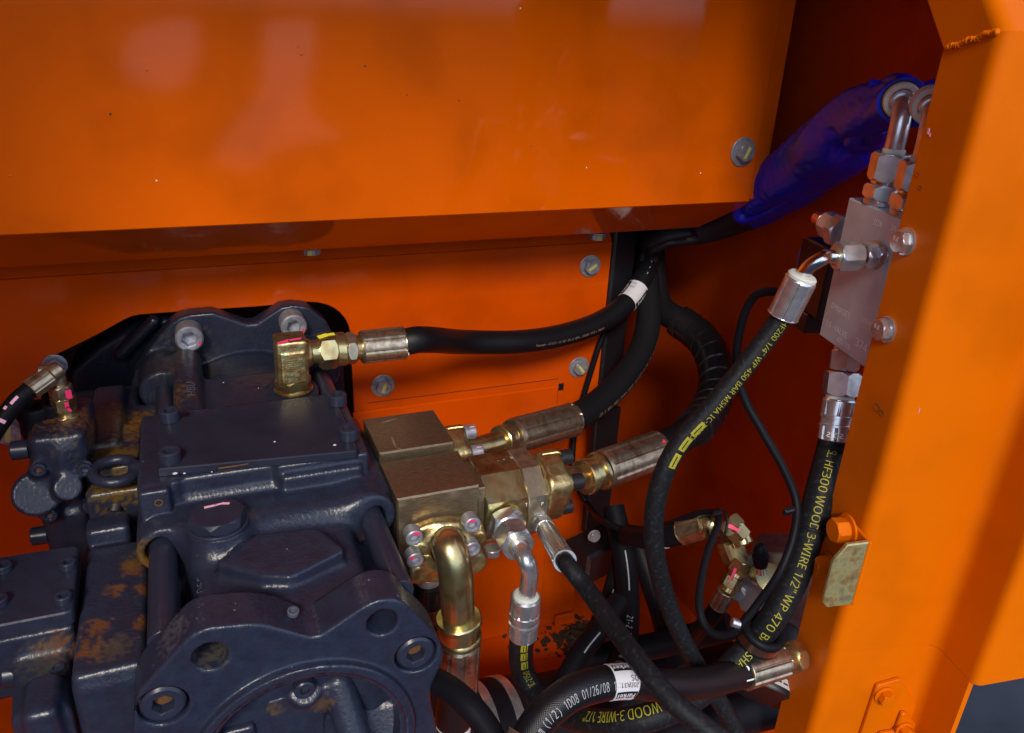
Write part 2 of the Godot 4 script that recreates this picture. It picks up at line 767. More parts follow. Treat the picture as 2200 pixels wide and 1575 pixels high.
func weave_tex() -> ImageTexture:
	var im := Image.create(256, 256, false, Image.FORMAT_RGB8)
	for y in 256:
		for x in 256:
			var a := sin(TAU * (x + y) / 32.0)
			var b := sin(TAU * (x - y) / 32.0)
			var h := 0.5 + 0.25 * (a + b)
			im.set_pixel(x, y, Color(h, h, h))
	im.bump_map_to_normal_map(4.0)
	return ImageTexture.create_from_image(im)

func wrap_tex() -> ImageTexture:           # the wide cloth tape wound round a hose: one slanting seam in each turn
	var im := Image.create(256, 256, false, Image.FORMAT_RGB8)
	for y in 256:
		for x in 256:
			var f := fposmod((y + x) / 256.0, 1.0)
			var h := 0.5 + 0.3 * smoothstep(0.0, 0.06, f) - 0.1 * f + 0.04 * sin(x * 1.57) * sin(y * 1.57)
			im.set_pixel(x, y, Color(h, h, h))
	im.bump_map_to_normal_map(6.0)
	return ImageTexture.create_from_image(im)

func materials() -> void:
	var peel := noise_tex(0.05, 2, 1.5)
	var cast := noise_tex(0.03, 4, 3.0)
	var mottle := noise_tex(0.008, 5, 0.0, grad([[0.0, Color(0.72, 0.72, 0.72)], [0.45, Color(0.9, 0.9, 0.9)], [1.0, Color(1, 1, 1)]]))
	var mottle2 := noise_tex(0.008, 5, 0.0, grad([[0.0, Color(0.86, 0.86, 0.86)], [0.45, Color(0.95, 0.95, 0.95)], [1.0, Color(1, 1, 1)]]))
	var smudge := noise_tex(0.012, 4, 0.0, grad([[0.0, Color(0.75, 0.75, 0.75)], [0.6, Color(0.95, 0.95, 0.95)], [1.0, Color(1, 1, 1)]]))
	var gold := noise_tex(0.009, 4, 0.0, grad([[0.0, Color(0.66, 0.52, 0.42)], [0.35, Color(0.84, 0.74, 0.56)], [0.55, Color(0.96, 0.90, 0.72)], [0.75, Color(0.80, 0.84, 0.70)], [1.0, Color(0.76, 0.62, 0.60)]]))
	var gold2 := noise_tex(0.010, 4, 0.0, grad([[0.0, Color(0.62, 0.52, 0.44)], [0.38, Color(0.80, 0.74, 0.66)], [0.55, Color(0.95, 0.93, 0.90)], [0.8, Color(0.86, 0.80, 0.66)], [1.0, Color(1, 1, 1)]]))
	var brush := streak_tex(2.0, 0.35, 0.55, 1.0)
	var wavy := noise_tex(0.004, 6, 6.0)
	var film := noise_tex(0.006, 5, 0.0, grad([[0.0, Color(0.88, 0.88, 0.88)], [0.5, Color(0.97, 0.97, 0.97)], [1.0, Color(1, 1, 1)]]))
	var scuff := noise_tex(0.02, 5, 0.0, grad([[0.0, Color(0.5, 0.5, 0.5)], [0.55, Color(0.62, 0.62, 0.62)], [0.78, Color(0.72, 0.72, 0.72)], [0.9, Color(1, 1, 1)], [1.0, Color(1, 1, 1)]]))
	var weave := weave_tex()
	var wrapt := wrap_tex()
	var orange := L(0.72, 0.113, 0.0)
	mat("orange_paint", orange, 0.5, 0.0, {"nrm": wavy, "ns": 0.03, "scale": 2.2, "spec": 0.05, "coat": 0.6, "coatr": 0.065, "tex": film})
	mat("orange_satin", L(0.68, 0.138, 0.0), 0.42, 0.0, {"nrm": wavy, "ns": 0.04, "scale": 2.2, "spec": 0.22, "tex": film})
	mat("orange_shaded", L(0.60, 0.070, 0.0), 0.5, 0.0, {"nrm": wavy, "ns": 0.05, "scale": 2.2, "spec": 0.08, "coat": 0.5, "coatr": 0.12, "tex": film})  # shaded copy of the orange paint: recess shade mixed into the colour
	mat("cast_paint", L(1.0, 1.0, 1.0), 0.30, 0.0, {"nrm": cast, "ns": 0.75, "scale": 15.0, "tex": mottle2, "vc": true, "spec": 0.42})
	mat("slate_paint", L(0.022, 0.027, 0.050), 0.30, 0.0, {"nrm": cast, "ns": 0.14, "scale": 14.0, "tex": mottle2, "spec": 0.42})
	mat("black_paint", L(0.006, 0.006, 0.009), 0.45, 0.0, {"nrm": cast, "ns": 0.2, "scale": 8.0})
	mat("zinc", L(0.74, 0.76, 0.80), 0.26, 0.86, {"tex": smudge, "scale": 12.0, "nrm": peel, "ns": 0.08})
	mat("zinc_dull", L(0.40, 0.42, 0.48), 0.45, 0.55, {"tex": mottle, "scale": 20.0, "nrm": cast, "ns": 0.12})
	mat("gold_zinc", L(0.70, 0.66, 0.53), 0.27, 0.93, {"tex": gold, "scale": 7.0, "nrm": peel, "ns": 0.05})
	mat("gold_rough", L(0.63, 0.58, 0.46), 0.38, 0.92, {"tex": gold, "scale": 9.0, "nrm": cast, "ns": 0.7})
	mat("gold_machined", L(0.52, 0.41, 0.27), 0.36, 0.86, {"tex": brush, "scale": 9.0, "nrm": peel, "ns": 0.05})
	mat("brass_bright", L(0.74, 0.68, 0.50), 0.28, 0.9, {"tex": smudge, "scale": 12.0})
	mat("ferrule_gold", L(0.52, 0.47, 0.40), 0.34, 0.9, {"tex": gold2, "scale": 14.0, "nrm": peel, "ns": 0.12})
	mat("steel_block", L(0.54, 0.60, 0.66), 0.36, 0.2, {"tex": mottle2, "scale": 5.0, "nrm": peel, "ns": 0.06})
	mat("chrome", L(0.68, 0.70, 0.74), 0.16, 1.0, {})
	mat("alloy", L(0.52, 0.50, 0.52), 0.42, 1.0, {"tex": mottle, "scale": 14.0, "nrm": cast, "ns": 0.2})
	mat("rubber_weave", L(0.016, 0.016, 0.022), 0.40, 0.0, {"uv": true, "uvs": Vector3(6, 60, 1), "nrm": weave, "ns": 0.6, "spec": 0.4, "tex": scuff})
	mat("rubber_wrap", L(0.024, 0.026, 0.033), 0.55, 0.0, {"uv": true, "uvs": Vector3(1, 22, 1), "nrm": wrapt, "ns": 0.7, "spec": 0.3, "tex": scuff})
	mat("rubber_plain", L(0.006, 0.006, 0.009), 0.5, 0.0, {"nrm": cast, "ns": 0.1, "scale": 14.0, "spec": 0.25})
	mat("rubber_matte", L(0.007, 0.007, 0.009), 0.6, 0.0, {"nrm": cast, "ns": 0.25, "scale": 20.0, "spec": 0.3})
	mat("plastic_black", L(0.008, 0.008, 0.010), 0.3, 0.0, {})
	mat("label_white", L(0.62, 0.62, 0.66), 0.5, 0.0, {})
	mat("print_black", L(0.012, 0.012, 0.014), 0.5, 0.0, {})
	mat("print_white", L(0.40, 0.40, 0.43), 0.65, 0.0, {"tex": smudge, "scale": 40.0})
	mat("print_copper", L(0.30, 0.20, 0.17), 0.6, 0.0, {})
	mat("print_yellow", L(0.36, 0.33, 0.015), 0.65, 0.0, {"tex": smudge, "scale": 40.0})
	mat("marker_pink", L(0.75, 0.03, 0.14), 0.5, 0.0, {})
	mat("marker_pale_pink", L(0.85, 0.42, 0.58), 0.5, 0.0, {})
	mat("marker_yellow", L(0.50, 0.48, 0.14), 0.6, 0.0, {})
	mat("paint_white", L(0.8, 0.8, 0.8), 0.5, 0.0, {})
	mat("blue_cloth", L(0.0, 0.012, 0.62), 0.38, 0.0, {"nrm": cast, "ns": 0.2, "scale": 30.0, "spec": 0.5})
	mat("dirt", L(0.03, 0.016, 0.008), 0.9, 0.0, {"nrm": cast, "ns": 0.6, "scale": 20.0})
	mat("rust", L(0.11, 0.045, 0.010), 0.8, 0.0, {"nrm": cast, "ns": 0.5, "scale": 30.0})
	mat("slate_fleck", L(0.12, 0.13, 0.18), 0.6, 0.0, {})
	mat("stamp_grey", L(0.9, 0.9, 0.9), 0.4, 0.0, {})
	mat("catch_zinc", L(0.60, 0.58, 0.46), 0.34, 0.6, {"tex": gold, "scale": 14.0})
	mat("slate_light", L(0.075, 0.082, 0.11), 0.4, 0.0, {})
	mat("black_screw", L(0.02, 0.02, 0.025), 0.4, 0.3, {})
	mat("ferrule_silver", L(0.64, 0.61, 0.54), 0.30, 0.92, {"tex": gold2, "scale": 14.0, "nrm": peel, "ns": 0.1})
	mat("nylon", L(0.55, 0.56, 0.50), 0.5, 0.0, {})
	mat("zinc_bright", L(0.8, 0.8, 0.82), 0.4, 0.2, {})
	mat("copper", L(0.62, 0.34, 0.24), 0.3, 1.0, {})
	mat("blue_plastic", L(0.03, 0.12, 0.65), 0.35, 0.0, {})
	mat("black_cloth", L(0.006, 0.006, 0.012), 0.6, 0.0, {})
	mat("label_dim", L(0.42, 0.42, 0.44), 0.5, 0.0, {})
	mat("marker_yellow_bright", L(0.75, 0.68, 0.05), 0.5, 0.0, {})
	mat("ground_dark", L(0.030, 0.034, 0.046), 0.9, 0.0, {"tex": mottle, "scale": 0.6, "spec": 0.05})
	mat("water", L(0.03, 0.033, 0.04), 0.03, 0.0, {})
	mat("slate_smooth", L(0.020, 0.024, 0.044), 0.28, 0.0, {"nrm": peel, "ns": 0.1, "scale": 6.0, "tex": mottle2, "spec": 0.42})

# ---------------------------------------------------------------- fasteners
# hexagon bolt with a wide washer, seen on its head; returns the bolt
func flange_bolt(parent: Node, p: Vector3, n: Vector3, rw: float, rh: float, hh: float, turn: float, mark_turn := 99.0, wm := "zinc_dull", hm := "zinc_dull") -> Node3D:
	var m := MB.new()
	hexnut(m, p, n, rh, 0.0022, hh, turn)
	var b := obj("bolt", m, M[hm], parent)
	var w := MB.new()
	lathe(w, p, n, [[0.0, rw - 0.0004], [0.0006, rw], [0.0018, rw], [0.0024, rw - 0.0008], [0.0024, rh * 0.5]])
	obj("washer", w, M[wm], b)
	if mark_turn < 90.0:
		var k := MB.new()
		var a := side_of(n).rotated(n, mark_turn)
		obox(k, p + n * (hh + 0.0003), Basis(a, n.cross(a), n), Vector3(rh * 1.25, rh * 0.38, 0.0004), 0.0001)
		obj("paint_mark", k, M.marker_yellow, b)
	return b

# socket head cap screw; p is under the head
func socket_bolt(parent: Node, p: Vector3, n: Vector3, r: float, h: float, rx: float, m_name: String, turn := 0.0, knurl := false) -> MeshInstance3D:
	var m := MB.new()
	lathe(m, p, n, [[0.0, r - 0.0005], [0.0005, r], [h - r * 0.12, r], [h, r * 0.88], [h, rx * 1.12], [h - rx * 0.1, rx, 1], [h - rx * 1.1, rx, 1], [h - rx * 1.25, rx * 0.3]], 36, turn)
	if knurl:
		for i in 40:
			var a := side_of(n).rotated(n.normalized(), TAU * i / 40.0)
			obox(m, p + a * r + n * h * 0.45, Basis(n, n.cross(a), a), Vector3(h * 0.7, r * 0.07, r * 0.06), 0.0)
	return obj("bolt", m, M[m_name], parent)

func disc_mark(parent: Node, p: Vector3, n: Vector3, turn: float, a0: float, a1: float, r0: float, r1: float, mat_name: String, called := "paint_mark") -> void:
	var m := MB.new()
	var a := side_of(n)
	var b := n.cross(a)
	var poly := PackedVector2Array()
	for i in 7:
		var t := lerpf(a0, a1, i / 6.0) + turn
		poly.append(Vector2(cos(t), sin(t)) * r1)
	for i in 7:
		var t := lerpf(a1, a0, i / 6.0) + turn
		poly.append(Vector2(cos(t), sin(t)) * r0)
	prism(m, p, a, b, poly, 0.0003, 0.0)
	obj(called, m, M[mat_name], parent)

func stroke(parent: Node, pts: Array, n: Vector3, w: float, mat_name: String, called := "paint_mark") -> void:
	var m := MB.new()
	for i in pts.size() - 1:
		var a: Vector3 = pts[i]
		var b: Vector3 = pts[i + 1]
		var d := (b - a).normalized()
		obox(m, (a + b) / 2.0 + n * 0.0003, Basis(d, n.cross(d).normalized(), n), Vector3(a.distance_to(b) + w * 0.4, w * (1.0 - 0.25 * (i % 2)), 0.0004), 0.0001)
	obj(called, m, M[mat_name], parent)

func flat(list: Array) -> PackedVector2Array:
	var r := PackedVector2Array()
	for p in list:
		r.append(p)
	return r

func zpoly(px: Array, z: float) -> Array:        # photo points on the plane z, as x and y
	var r := []
	for i in range(0, px.size(), 2):
		var p := PZ(px[i], px[i + 1], z)
		r.append(Vector2(p.x, p.y))
	return r

# ================================================================ the scene
func _ready() -> void:
	rng.seed = 11
	noise.noise_type = FastNoiseLite.TYPE_SIMPLEX_SMOOTH
	noise.frequency = 1.0
	noise.fractal_octaves = 3
	noise.seed = 5
	cam_basis = Basis(RIGHT, UP, BACK).orthonormalized()
	# camera
	var cam := Camera3D.new()
	cam.name = "camera"
	add_child(cam)
	cam.transform = Transform3D(cam_basis, Vector3.ZERO)
	cam.fov = rad_to_deg(2.0 * atan(787.5 / 1721.0))
	cam.near = 0.02
	cam.far = 300.0
	cam.current = true
	# sky, exposure
	var we := WorldEnvironment.new()
	we.name = "world_environment"
	add_child(we)
	var env := Environment.new()
	we.environment = env
	env.background_mode = Environment.BG_SKY
	var sky := Sky.new()
	env.sky = sky
	var sm := ProceduralSkyMaterial.new()
	sm.sky_top_color = Color(0.74, 0.80, 0.92)
	sm.sky_horizon_color = Color(0.80, 0.84, 0.92)
	sm.sky_curve = 0.25
	sm.ground_horizon_color = Color(0.16, 0.16, 0.18)
	sm.ground_bottom_color = Color(0.14, 0.14, 0.15)
	sm.sky_energy_multiplier = 1.0
	sky.sky_material = sm
	env.tonemap_mode = Environment.TONE_MAPPER_LINEAR
	env.tonemap_exposure = 1.9
	env.sdfgi_enabled = true
	env.ssao_enabled = true
	env.ssil_enabled = true
	# sun behind thin cloud, high over the viewer's left shoulder
	var sun := DirectionalLight3D.new()
	sun.name = "sun"
	add_child(sun)
	sun.light_energy = 0.5
	sun.light_angular_distance = 12.0
	sun.light_color = Color(1.0, 0.96, 0.90)
	sun.shadow_enabled = true
	sun.look_at_from_position(Vector3(-0.5, 1.0, 1.3), Vector3.ZERO)
	materials()
	setting()
	upper_cover()
	lower_bulkhead()
	post()
	pump()
	port_blocks()
	hoses()
	valve()
	corner_fittings()
	small_things()

# ---------------------------------------------------------------- ground, floor, side sheet
func setting() -> void:
	var m := MB.new()
	block(m, Vector3(-60, -1.9, -60), Vector3(60, -1.75, 60), 0.0)
	tag(obj("ground", m, M.ground_dark), "dark grey paved ground outside the machine", "", "", "structure")
	m = MB.new()
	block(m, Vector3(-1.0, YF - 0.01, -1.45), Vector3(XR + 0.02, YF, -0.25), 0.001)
	tag(obj("bay_floor", m, M.orange_shaded), "orange painted sheet floor under the pump and hoses", "floor", "", "structure")
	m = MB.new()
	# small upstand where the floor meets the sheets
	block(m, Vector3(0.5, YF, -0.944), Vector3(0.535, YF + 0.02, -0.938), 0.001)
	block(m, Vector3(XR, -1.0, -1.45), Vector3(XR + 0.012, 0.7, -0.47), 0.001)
	tag(obj("side_wall", m, M.orange_shaded), "tall dark orange side sheet behind the blue sleeve and the valve", "wall")
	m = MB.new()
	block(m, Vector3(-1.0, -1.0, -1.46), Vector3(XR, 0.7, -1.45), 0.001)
	tag(obj("rear_wall", m, M.orange_shaded), "dark orange sheet at the far end of the recess behind the hoses", "wall")
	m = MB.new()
	block(m, Vector3(-1.0, 0.6, -1.46), Vector3(XR + 0.012, 0.612, 0.10), 0.001)  # front part added out of view, shades the top of the cover
	tag(obj("shade_roof", m, M.orange_shaded), "orange sheet over the bay, carried forward unseen to shade the big cover", "roof")
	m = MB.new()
	block(m, Vector3(-0.41, -1.0, -1.44), Vector3(-0.40, 0.6, -0.02), 0.001)  # added out of view, keeps sun off the left of the bay
	tag(obj("left_shade_wall", m, M.orange_shaded), "unseen orange sheet added on the side away from the post to shade it", "wall")
	# unseen pools added behind the viewer, shaped to mirror bright patches into the cover
	for w in [[261, 120, 285, 70, 350, 48, 420, 40, 428, 110, 402, 176, 350, 196, 275, 172], [572, 50, 676, 44, 672, 119, 654, 200, 680, 262, 744, 290, 600, 322, 538, 368, 451, 348, 500, 270, 560, 200]]:
		var poly := PackedVector2Array()
		for i in range(0, w.size(), 2):
			var p := PZ(w[i], w[i + 1], ZU)
			var r := ray(w[i], w[i + 1])
			var t := (-1.742 - p.y) / r.y
			poly.append(Vector2(p.x + r.x * t, p.z - r.z * t))
		m = MB.new()
		prism(m, Vector3(0, -1.7465, 0), Vector3.RIGHT, Vector3.BACK, poly, -0.004, 0.0)
		tag(obj("reflector_pool", m, M.water), "unseen reflecting pool added behind the viewer to put highlights on the cover", "", "", "structure")

# ---------------------------------------------------------------- big upper cover
func upper_cover() -> void:
	var t := thing("upper_cover", Vector3(0.2, -0.2, ZU), "large glossy orange box cover above the pump with one washer bolt in its corner", "cover panel")
	var yb := -0.1985
	var xs := 0.6305
	var xr := 0.6515
	var m := MB.new()
	prism(m, Vector3(0, 0, ZU - 0.003), Vector3.RIGHT, Vector3.UP, flat([Vector2(-1.0, yb), Vector2(xs, yb), Vector2(xs, 0.7), Vector2(-1.0, 0.7)]), 0.003, 0.0012)
	obj("front_sheet", m, M.orange_paint, t)
	m = MB.new()
	prism(m, Vector3(0, 0, ZU - 0.0065), Vector3.RIGHT, Vector3.UP, flat([Vector2(xs - 0.03, yb + 0.002), Vector2(xr, yb + 0.002), Vector2(xr, 0.7), Vector2(xs - 0.03, 0.7)]), 0.003, 0.0012)
	block(m, Vector3(xr - 0.003, yb + 0.004, -1.0), Vector3(xr, 0.7, ZU - 0.0066), 0.001)
	obj("side_flange", m, M.orange_paint, t)
	# slanting underside
	m = MB.new()
	var a := Vector3(0, yb + 0.001, ZU - 0.0067)
	var b := Vector3(0, -0.2553, -0.885)
	var uy := (b - a).normalized()
	var ln := (b - a).length()
	var xe := PZ(1497, 498, -0.885).x
	prism(m, a, Vector3.RIGHT, uy, flat([Vector2(-1.0, 0), Vector2(xr - 0.004, 0), Vector2(xr - 0.006, ln * 0.3), Vector2(minf(xe, xr - 0.012), ln), Vector2(-1.0, ln)]), 0.003, 0.0008)
	obj("underside", m, M.orange_paint, t)
	m = MB.new()
	# lip at the back of the underside
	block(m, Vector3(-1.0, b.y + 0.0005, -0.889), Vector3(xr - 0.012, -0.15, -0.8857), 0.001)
	obj("rear_lip", m, M.orange_shaded, t)
	var p := PZ(1595, 326, ZU)
	flange_bolt(t, p, Vector3.BACK, 0.0168, 0.0112, 0.010, 0.35, 1.15)
	for k in [[237, 245, 0.0010, "print_black"], [648, 116, 0.0018, "orange_paint"], [640, 100, 0.0012, "orange_paint"], [336, 388, 0.0008, "paint_white"], [784, 142, 0.0010, "rust"], [874, 204, 0.0008, "rust"], [992, 172, 0.0010, "orange_paint"], [986, 216, 0.0008, "rust"], [1118, 18, 0.0009, "paint_white"], [1142, 314, 0.0008, "slate_light"], [1260, 360, 0.0007, "paint_white"], [316, 150, 0.0014, "orange_paint"], [1505, 372, 0.0008, "paint_white"], [22, 378, 0.0010, "orange_paint"]]:
		var g := MB.new()
		lathe(g, PZ(k[0], k[1], ZU), Vector3.BACK, [[0, k[2]], [0.0002, k[2] * 0.9], [0.0004, k[2] * 0.4]], 9)
		obj("paint_speck", g, M[k[3]], t)
	var dn := Vector3.RIGHT.cross(uy).normalized()
	if dn.y > 0.0:
		dn = -dn
	for q in [[668, 526], [1284, 497]]:
		var c := PZ(q[0], q[1], -0.912)
		dn = Vector3.DOWN
		var f := flange_bolt(t, c, dn, 0.0135, 0.0110, 0.0105, 0.5)
		var k := MB.new()
		obox(k, c + dn * 0.0068 + Vector3(-0.002, 0, 0.0102), Basis(Vector3.RIGHT, dn, Vector3.RIGHT.cross(dn)), Vector3(0.008, 0.006, 0.0008), 0.0001)
		obj("paint_mark", k, M.marker_yellow, f)

# ---------------------------------------------------------------- bulkhead with the opening for the pump
func lower_bulkhead() -> void:
	var t := thing("lower_bulkhead", Vector3(0.2, -0.6, ZW), "orange bulkhead sheet behind the pump with a rounded opening round its rear flange", "bulkhead")
	var m := MB.new()
	var yt := -0.2872
	var px := [88, 880, 88, 830, 92, 790, 104, 775, 121, 762, 206, 721, 265, 688, 283, 680, 300, 676.5, 331, 674, 442, 666, 552, 659, 640, 651, 663, 649, 685, 650.5, 703, 655, 718, 662, 731, 672, 742, 685, 749, 699, 753, 716, 757, 800, 762, 900]
	var notch := zpoly(px, ZW)
	var poly := [Vector2(-1.0, yt), Vector2(-1.0, YF)]
	poly.append(Vector2(notch[0].x, YF))
	poly.append_array(notch)
	poly.append(Vector2(notch[-1].x + 0.005, YF))
	poly.append_array([Vector2(0.536, YF), Vector2(0.546, yt)])
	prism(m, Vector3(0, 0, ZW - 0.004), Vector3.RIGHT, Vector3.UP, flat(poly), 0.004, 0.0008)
	obj("sheet", m, M.orange_shaded, t)
	m = MB.new()
	var fy := Vector3(0, 0.9, -0.42).normalized()
	prism(m, Vector3(0, yt - 0.0012, ZW - 0.0041), Vector3.RIGHT, fy, flat([Vector2(-1.0, 0.0003), Vector2(0.545, 0.0003), Vector2(0.545, 0.16), Vector2(-1.0, 0.16)]), 0.004, 0.0008)
	obj("top_flange", m, M.orange_shaded, t)
	# overlapping second sheet with a folded upper edge
	var ye := PZ(980, 856, ZW).y
	var x0 := PZ(757, 872, ZW).x
	var x1 := PZ(1198, 836, ZW).x
	m = MB.new()
	block(m, Vector3(x0, YF + 0.001, ZW + 0.0004), Vector3(x1, ye, ZW + 0.004), 0.0016)
	obj("overlap_sheet", m, M.orange_shaded, t)
	m = MB.new()
	var yl := PZ(980, 842, ZW).y
	block(m, Vector3(x0 + 0.02, yl, ZW + 0.0002), Vector3(x1, yl + 0.0006, ZW + 0.0006), 0.0)
	obj("seam", m, M.black_paint, t)
	m = MB.new()
	var sl := PZ(1205, 831, ZW)
	block(m, sl + Vector3(-0.0042, -0.0055, -0.001), sl + Vector3(0.0042, 0.0055, 0.0008), 0.0)
	obj("slot", m, M.black_paint, t)
	var i := 0
	for q in [[1267, 571, 0.6], [1243, 788, -0.9], [822, 828, 1.3]]:
		flange_bolt(t, PZ(q[0], q[1], ZW), Vector3.BACK, 0.0158, 0.0108, 0.0095, 0.3 + i, q[2])
		i += 1
	flange_bolt(t, PZ(22, 918, ZW), Vector3.BACK, 0.0165, 0.0150, 0.018, 0.3, 1.4)
	flange_bolt(t, PZ(118, 784, ZW), Vector3.BACK, 0.013, 0.011, 0.012, 0.3)
	# side return of the sheet and the dark frame behind it
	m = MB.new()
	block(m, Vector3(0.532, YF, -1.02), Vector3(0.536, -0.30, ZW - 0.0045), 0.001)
	obj("side_return", m, M.orange_shaded, t)

# ---------------------------------------------------------------- post at the right with its mitred beam
const N1 := Vector3(-0.979, 0, -0.204)
const K1 := -0.387
const EN := Vector3(-0.204, 0, 0.979)
const N2 := Vector3(-0.218, 0, 0.976)
const K2 := -0.4754

func arc_profile(pts: Array, rad: Array, seg := 6) -> Array:
	var out := []
	for i in pts.size():
		if rad[i] <= 0.0:
			out.append(pts[i])
			continue
		var p: Vector2 = pts[i]
		var s: Vector2 = p + (pts[i - 1] - p).normalized() * rad[i]
		var e: Vector2 = p + (pts[i + 1] - p).normalized() * rad[i]
		for j in seg + 1:
			var t := float(j) / seg
			out.append(s.lerp(p, t).lerp(p.lerp(e, t), t))
	return out

func thick(pr: Array, w: float) -> Array:       # open profile -> closed ring of a bent sheet
	var back := []
	for i in pr.size():
		var d: Vector2 = (pr[mini(i + 1, pr.size() - 1)] - pr[maxi(i - 1, 0)]).normalized()
		back.append(pr[i] + Vector2(-d.y, d.x) * w)
	back.reverse()
	return pr + back

func post() -> void:
	var t := thing("corner_post", Vector3(0.5, -0.9, -0.4), "tall light orange folded corner post with a welded mitre at its top", "post")
	var p0 := Vector2(0.485, -0.431)
	var p1 := Vector2(0.475, -0.381)
	var p2 := Vector2(0.569, -0.36)
	var p3 := Vector2(0.56, -0.311)
	var p4 := Vector2(0.68, -0.285)
	var w0 := PN(2036, 104, N1, K1)
	var w1 := PN(2150, 64, N1, K1)
	var dir := PN(1998, -8, N1, K1) - w0
	var rings := []
	var low := []
	var m := MB.new()
	for k in 2:
		var pr := arc_profile([p0, p1, p2, p3, p4] if k == 0 else [p0, p1, p2, p3 + (p2 - p3) * 0.12], [0, 0.010, 0.013, 0.008, 0] if k == 0 else [0, 0.010, 0.013, 0], 10)
		var ring := thick(pr, -0.005)
		if (ring[-1] as Vector2).x < (ring[0] as Vector2).x:
			ring = thick(pr, 0.005)
		var lev := [-0.492, 99.0] if k == 0 else [-1.3, -0.4921]
		var got := []
		for l in lev:
			var r := []
			for q in ring:
				var f: float = (Vector2(q.x, q.y) - p0).dot((p1 - p0).normalized()) / 0.051
				var ym: float = w0.y + (w1.y - w0.y) * f
				r.append(Vector3(q.x, ym if l > 9.0 else l + (maxf(0.0, q.x - p3.x) * 0.10 if l == -0.492 else 0.0), q.y))
			got.append(r)
		loft(m, got)
		if k == 0:
			rings = got
	obj("post_sheet", m, M.orange_satin, t)
	m = MB.new()
	var r2 := []
	for q in rings[1]:
		r2.append(q + dir.normalized() * 0.5)
	loft(m, [rings[1], r2])
	obj("top_beam", m, M.orange_satin, t)
	# weld bead
	m = MB.new()
	var pts := []
	for i in 9:
		var f := i / 8.0
		pts.append(w0.lerp(w1, f * 0.97 - 0.01) + Vector3(0, 0.0008 * sin(i * 2.3), 0))
	var q := path(pts, 0.0008)
	tube(m, q, func(s, th): return 0.0019 + 0.0004 * sin(s * 2600.0) + 0.0006 * noise.get_noise_2d(s * 300.0, cos(th) * 2.0), 12)
	obj("weld_bead", m, M.orange_satin, t)
	# scuffs and chips of the paint
	for s in [[1995, 282, 0.002, 0.004], [1998, 290, 0.0015, 0.002], [1975, 882, 0.0006, 0.004]]:
		var k := MB.new()
		var c := PN(s[0], s[1], N1, K1)
		obox(k, c + N1 * 0.0002, Basis(EN, Vector3.UP, N1), Vector3(s[2], s[3], 0.0003), 0.0)
		obj("paint_chip", k, M.marker_pale_pink, t)
	for s in [[1972, 376, 0.0045], [1978, 404, 0.004], [1885, 876, 0.008], [1895, 888, 0.006]]:
		var k := MB.new()
		var c := PN(s[0], s[1], N1, K1)
		var ps := []
		for i in 8:
			var a := i * 0.75
			ps.append(c + EN * cos(a) * s[2] * 0.5 + Vector3.UP * sin(a) * s[2] * 0.35 + N1 * 0.0001)
		tube(k, path(ps, 0.0006), 0.00022, 6)
		obj("scuff", k, M.rust, t)
	for s in [[1945, 517, 0.0, 0.0115], [1903, 706, 0.6, 0.0112]]:
		var c := PN(s[0] + 4, s[1] + 2, N1, K1)
		var b := flange_bolt(t, c, N1, 0.0105, 0.0088, 0.0085, s[2], 99.0, "zinc", "zinc")
		var lt := MB.new()
		letters(lt, "8.8", 0.0036, on_plane(c + N1 * 0.0089 - EN * 0.0045 + Vector3.UP * 0.002, EN, Vector3.UP))
		obj("head_marking", lt, M.paint_white, b)
	# ---- hinge plate low on the broad face
	var h := thing("hinge_plate", PN(1900, 1560, N2, K2), "small orange painted hinge plate with two bolts low on the post", "bracket")
	var ux := Vector3(N2.z, 0, -N2.x)
	var o := PN(1879, 1466, N2, K2)
	var poly := []
	for s in [[1830, 1616], [1879, 1466], [1931, 1451], [1975, 1536], [1950, 1616]]:
		var d := PN(s[0], s[1], N2, K2) - o
		poly.append(Vector2(d.dot(ux), d.y))
	m = MB.new()
	prism(m, o + N2 * 0.0003, ux, Vector3.UP, rounded(poly, 0.003), 0.004, 0.0008)
	obj("plate", m, M.orange_satin, h)
	flange_bolt(h, PN(1893, 1484, N2, K2) + N2 * 0.0043, N2, 0.0095, 0.0075, 0.009, 0.2, 99.0, "orange_satin", "orange_satin")
	m = MB.new()
	poly = []
	for s in [[1868, 1590], [1880, 1560], [1912, 1556], [1926, 1517], [1936, 1516], [1964, 1551], [1952, 1600]]:
		var d := PN(s[0], s[1], N2, K2) - o
		poly.append(Vector2(d.dot(ux), d.y))
	prism(m, o + N2 * 0.0045, ux, Vector3.UP, rounded(poly, 0.003), 0.0045, 0.0012)
	obj("hinge_leaf", m, M.orange_satin, h)
	flange_bolt(h, PN(1928, 1549, N2, K2) + N2 * 0.0091, N2, 0.0085, 0.0070, 0.009, 0.5, 99.0, "orange_satin", "orange_satin")
	# ---- catch: angle bracket, one leg on the post and one leg standing out
	var c0 := PN(1872, 1160, N1, K1)
	var c1 := PN(1838, 1300, N1, K1)
	var ct := thing("latch_catch", PN(1840, 1300, N1, K1), "yellow zinc latch catch standing out from the post with two orange bolts", "latch catch")
	m = MB.new()
	prism(m, c1 + N1 * 0.0005, EN, Vector3.UP, rounded([Vector2(0.0005, 0), Vector2(0.0005, c0.y - c1.y), Vector2(-0.040, c0.y - c1.y + 0.001), Vector2(-0.046, 0.030), Vector2(-0.046, 0)], 0.002), 0.003, 0.0006)
	obj("mounting_leg", m, M.orange_satin, ct)
	m = MB.new()
	var hh := c0.y - c1.y
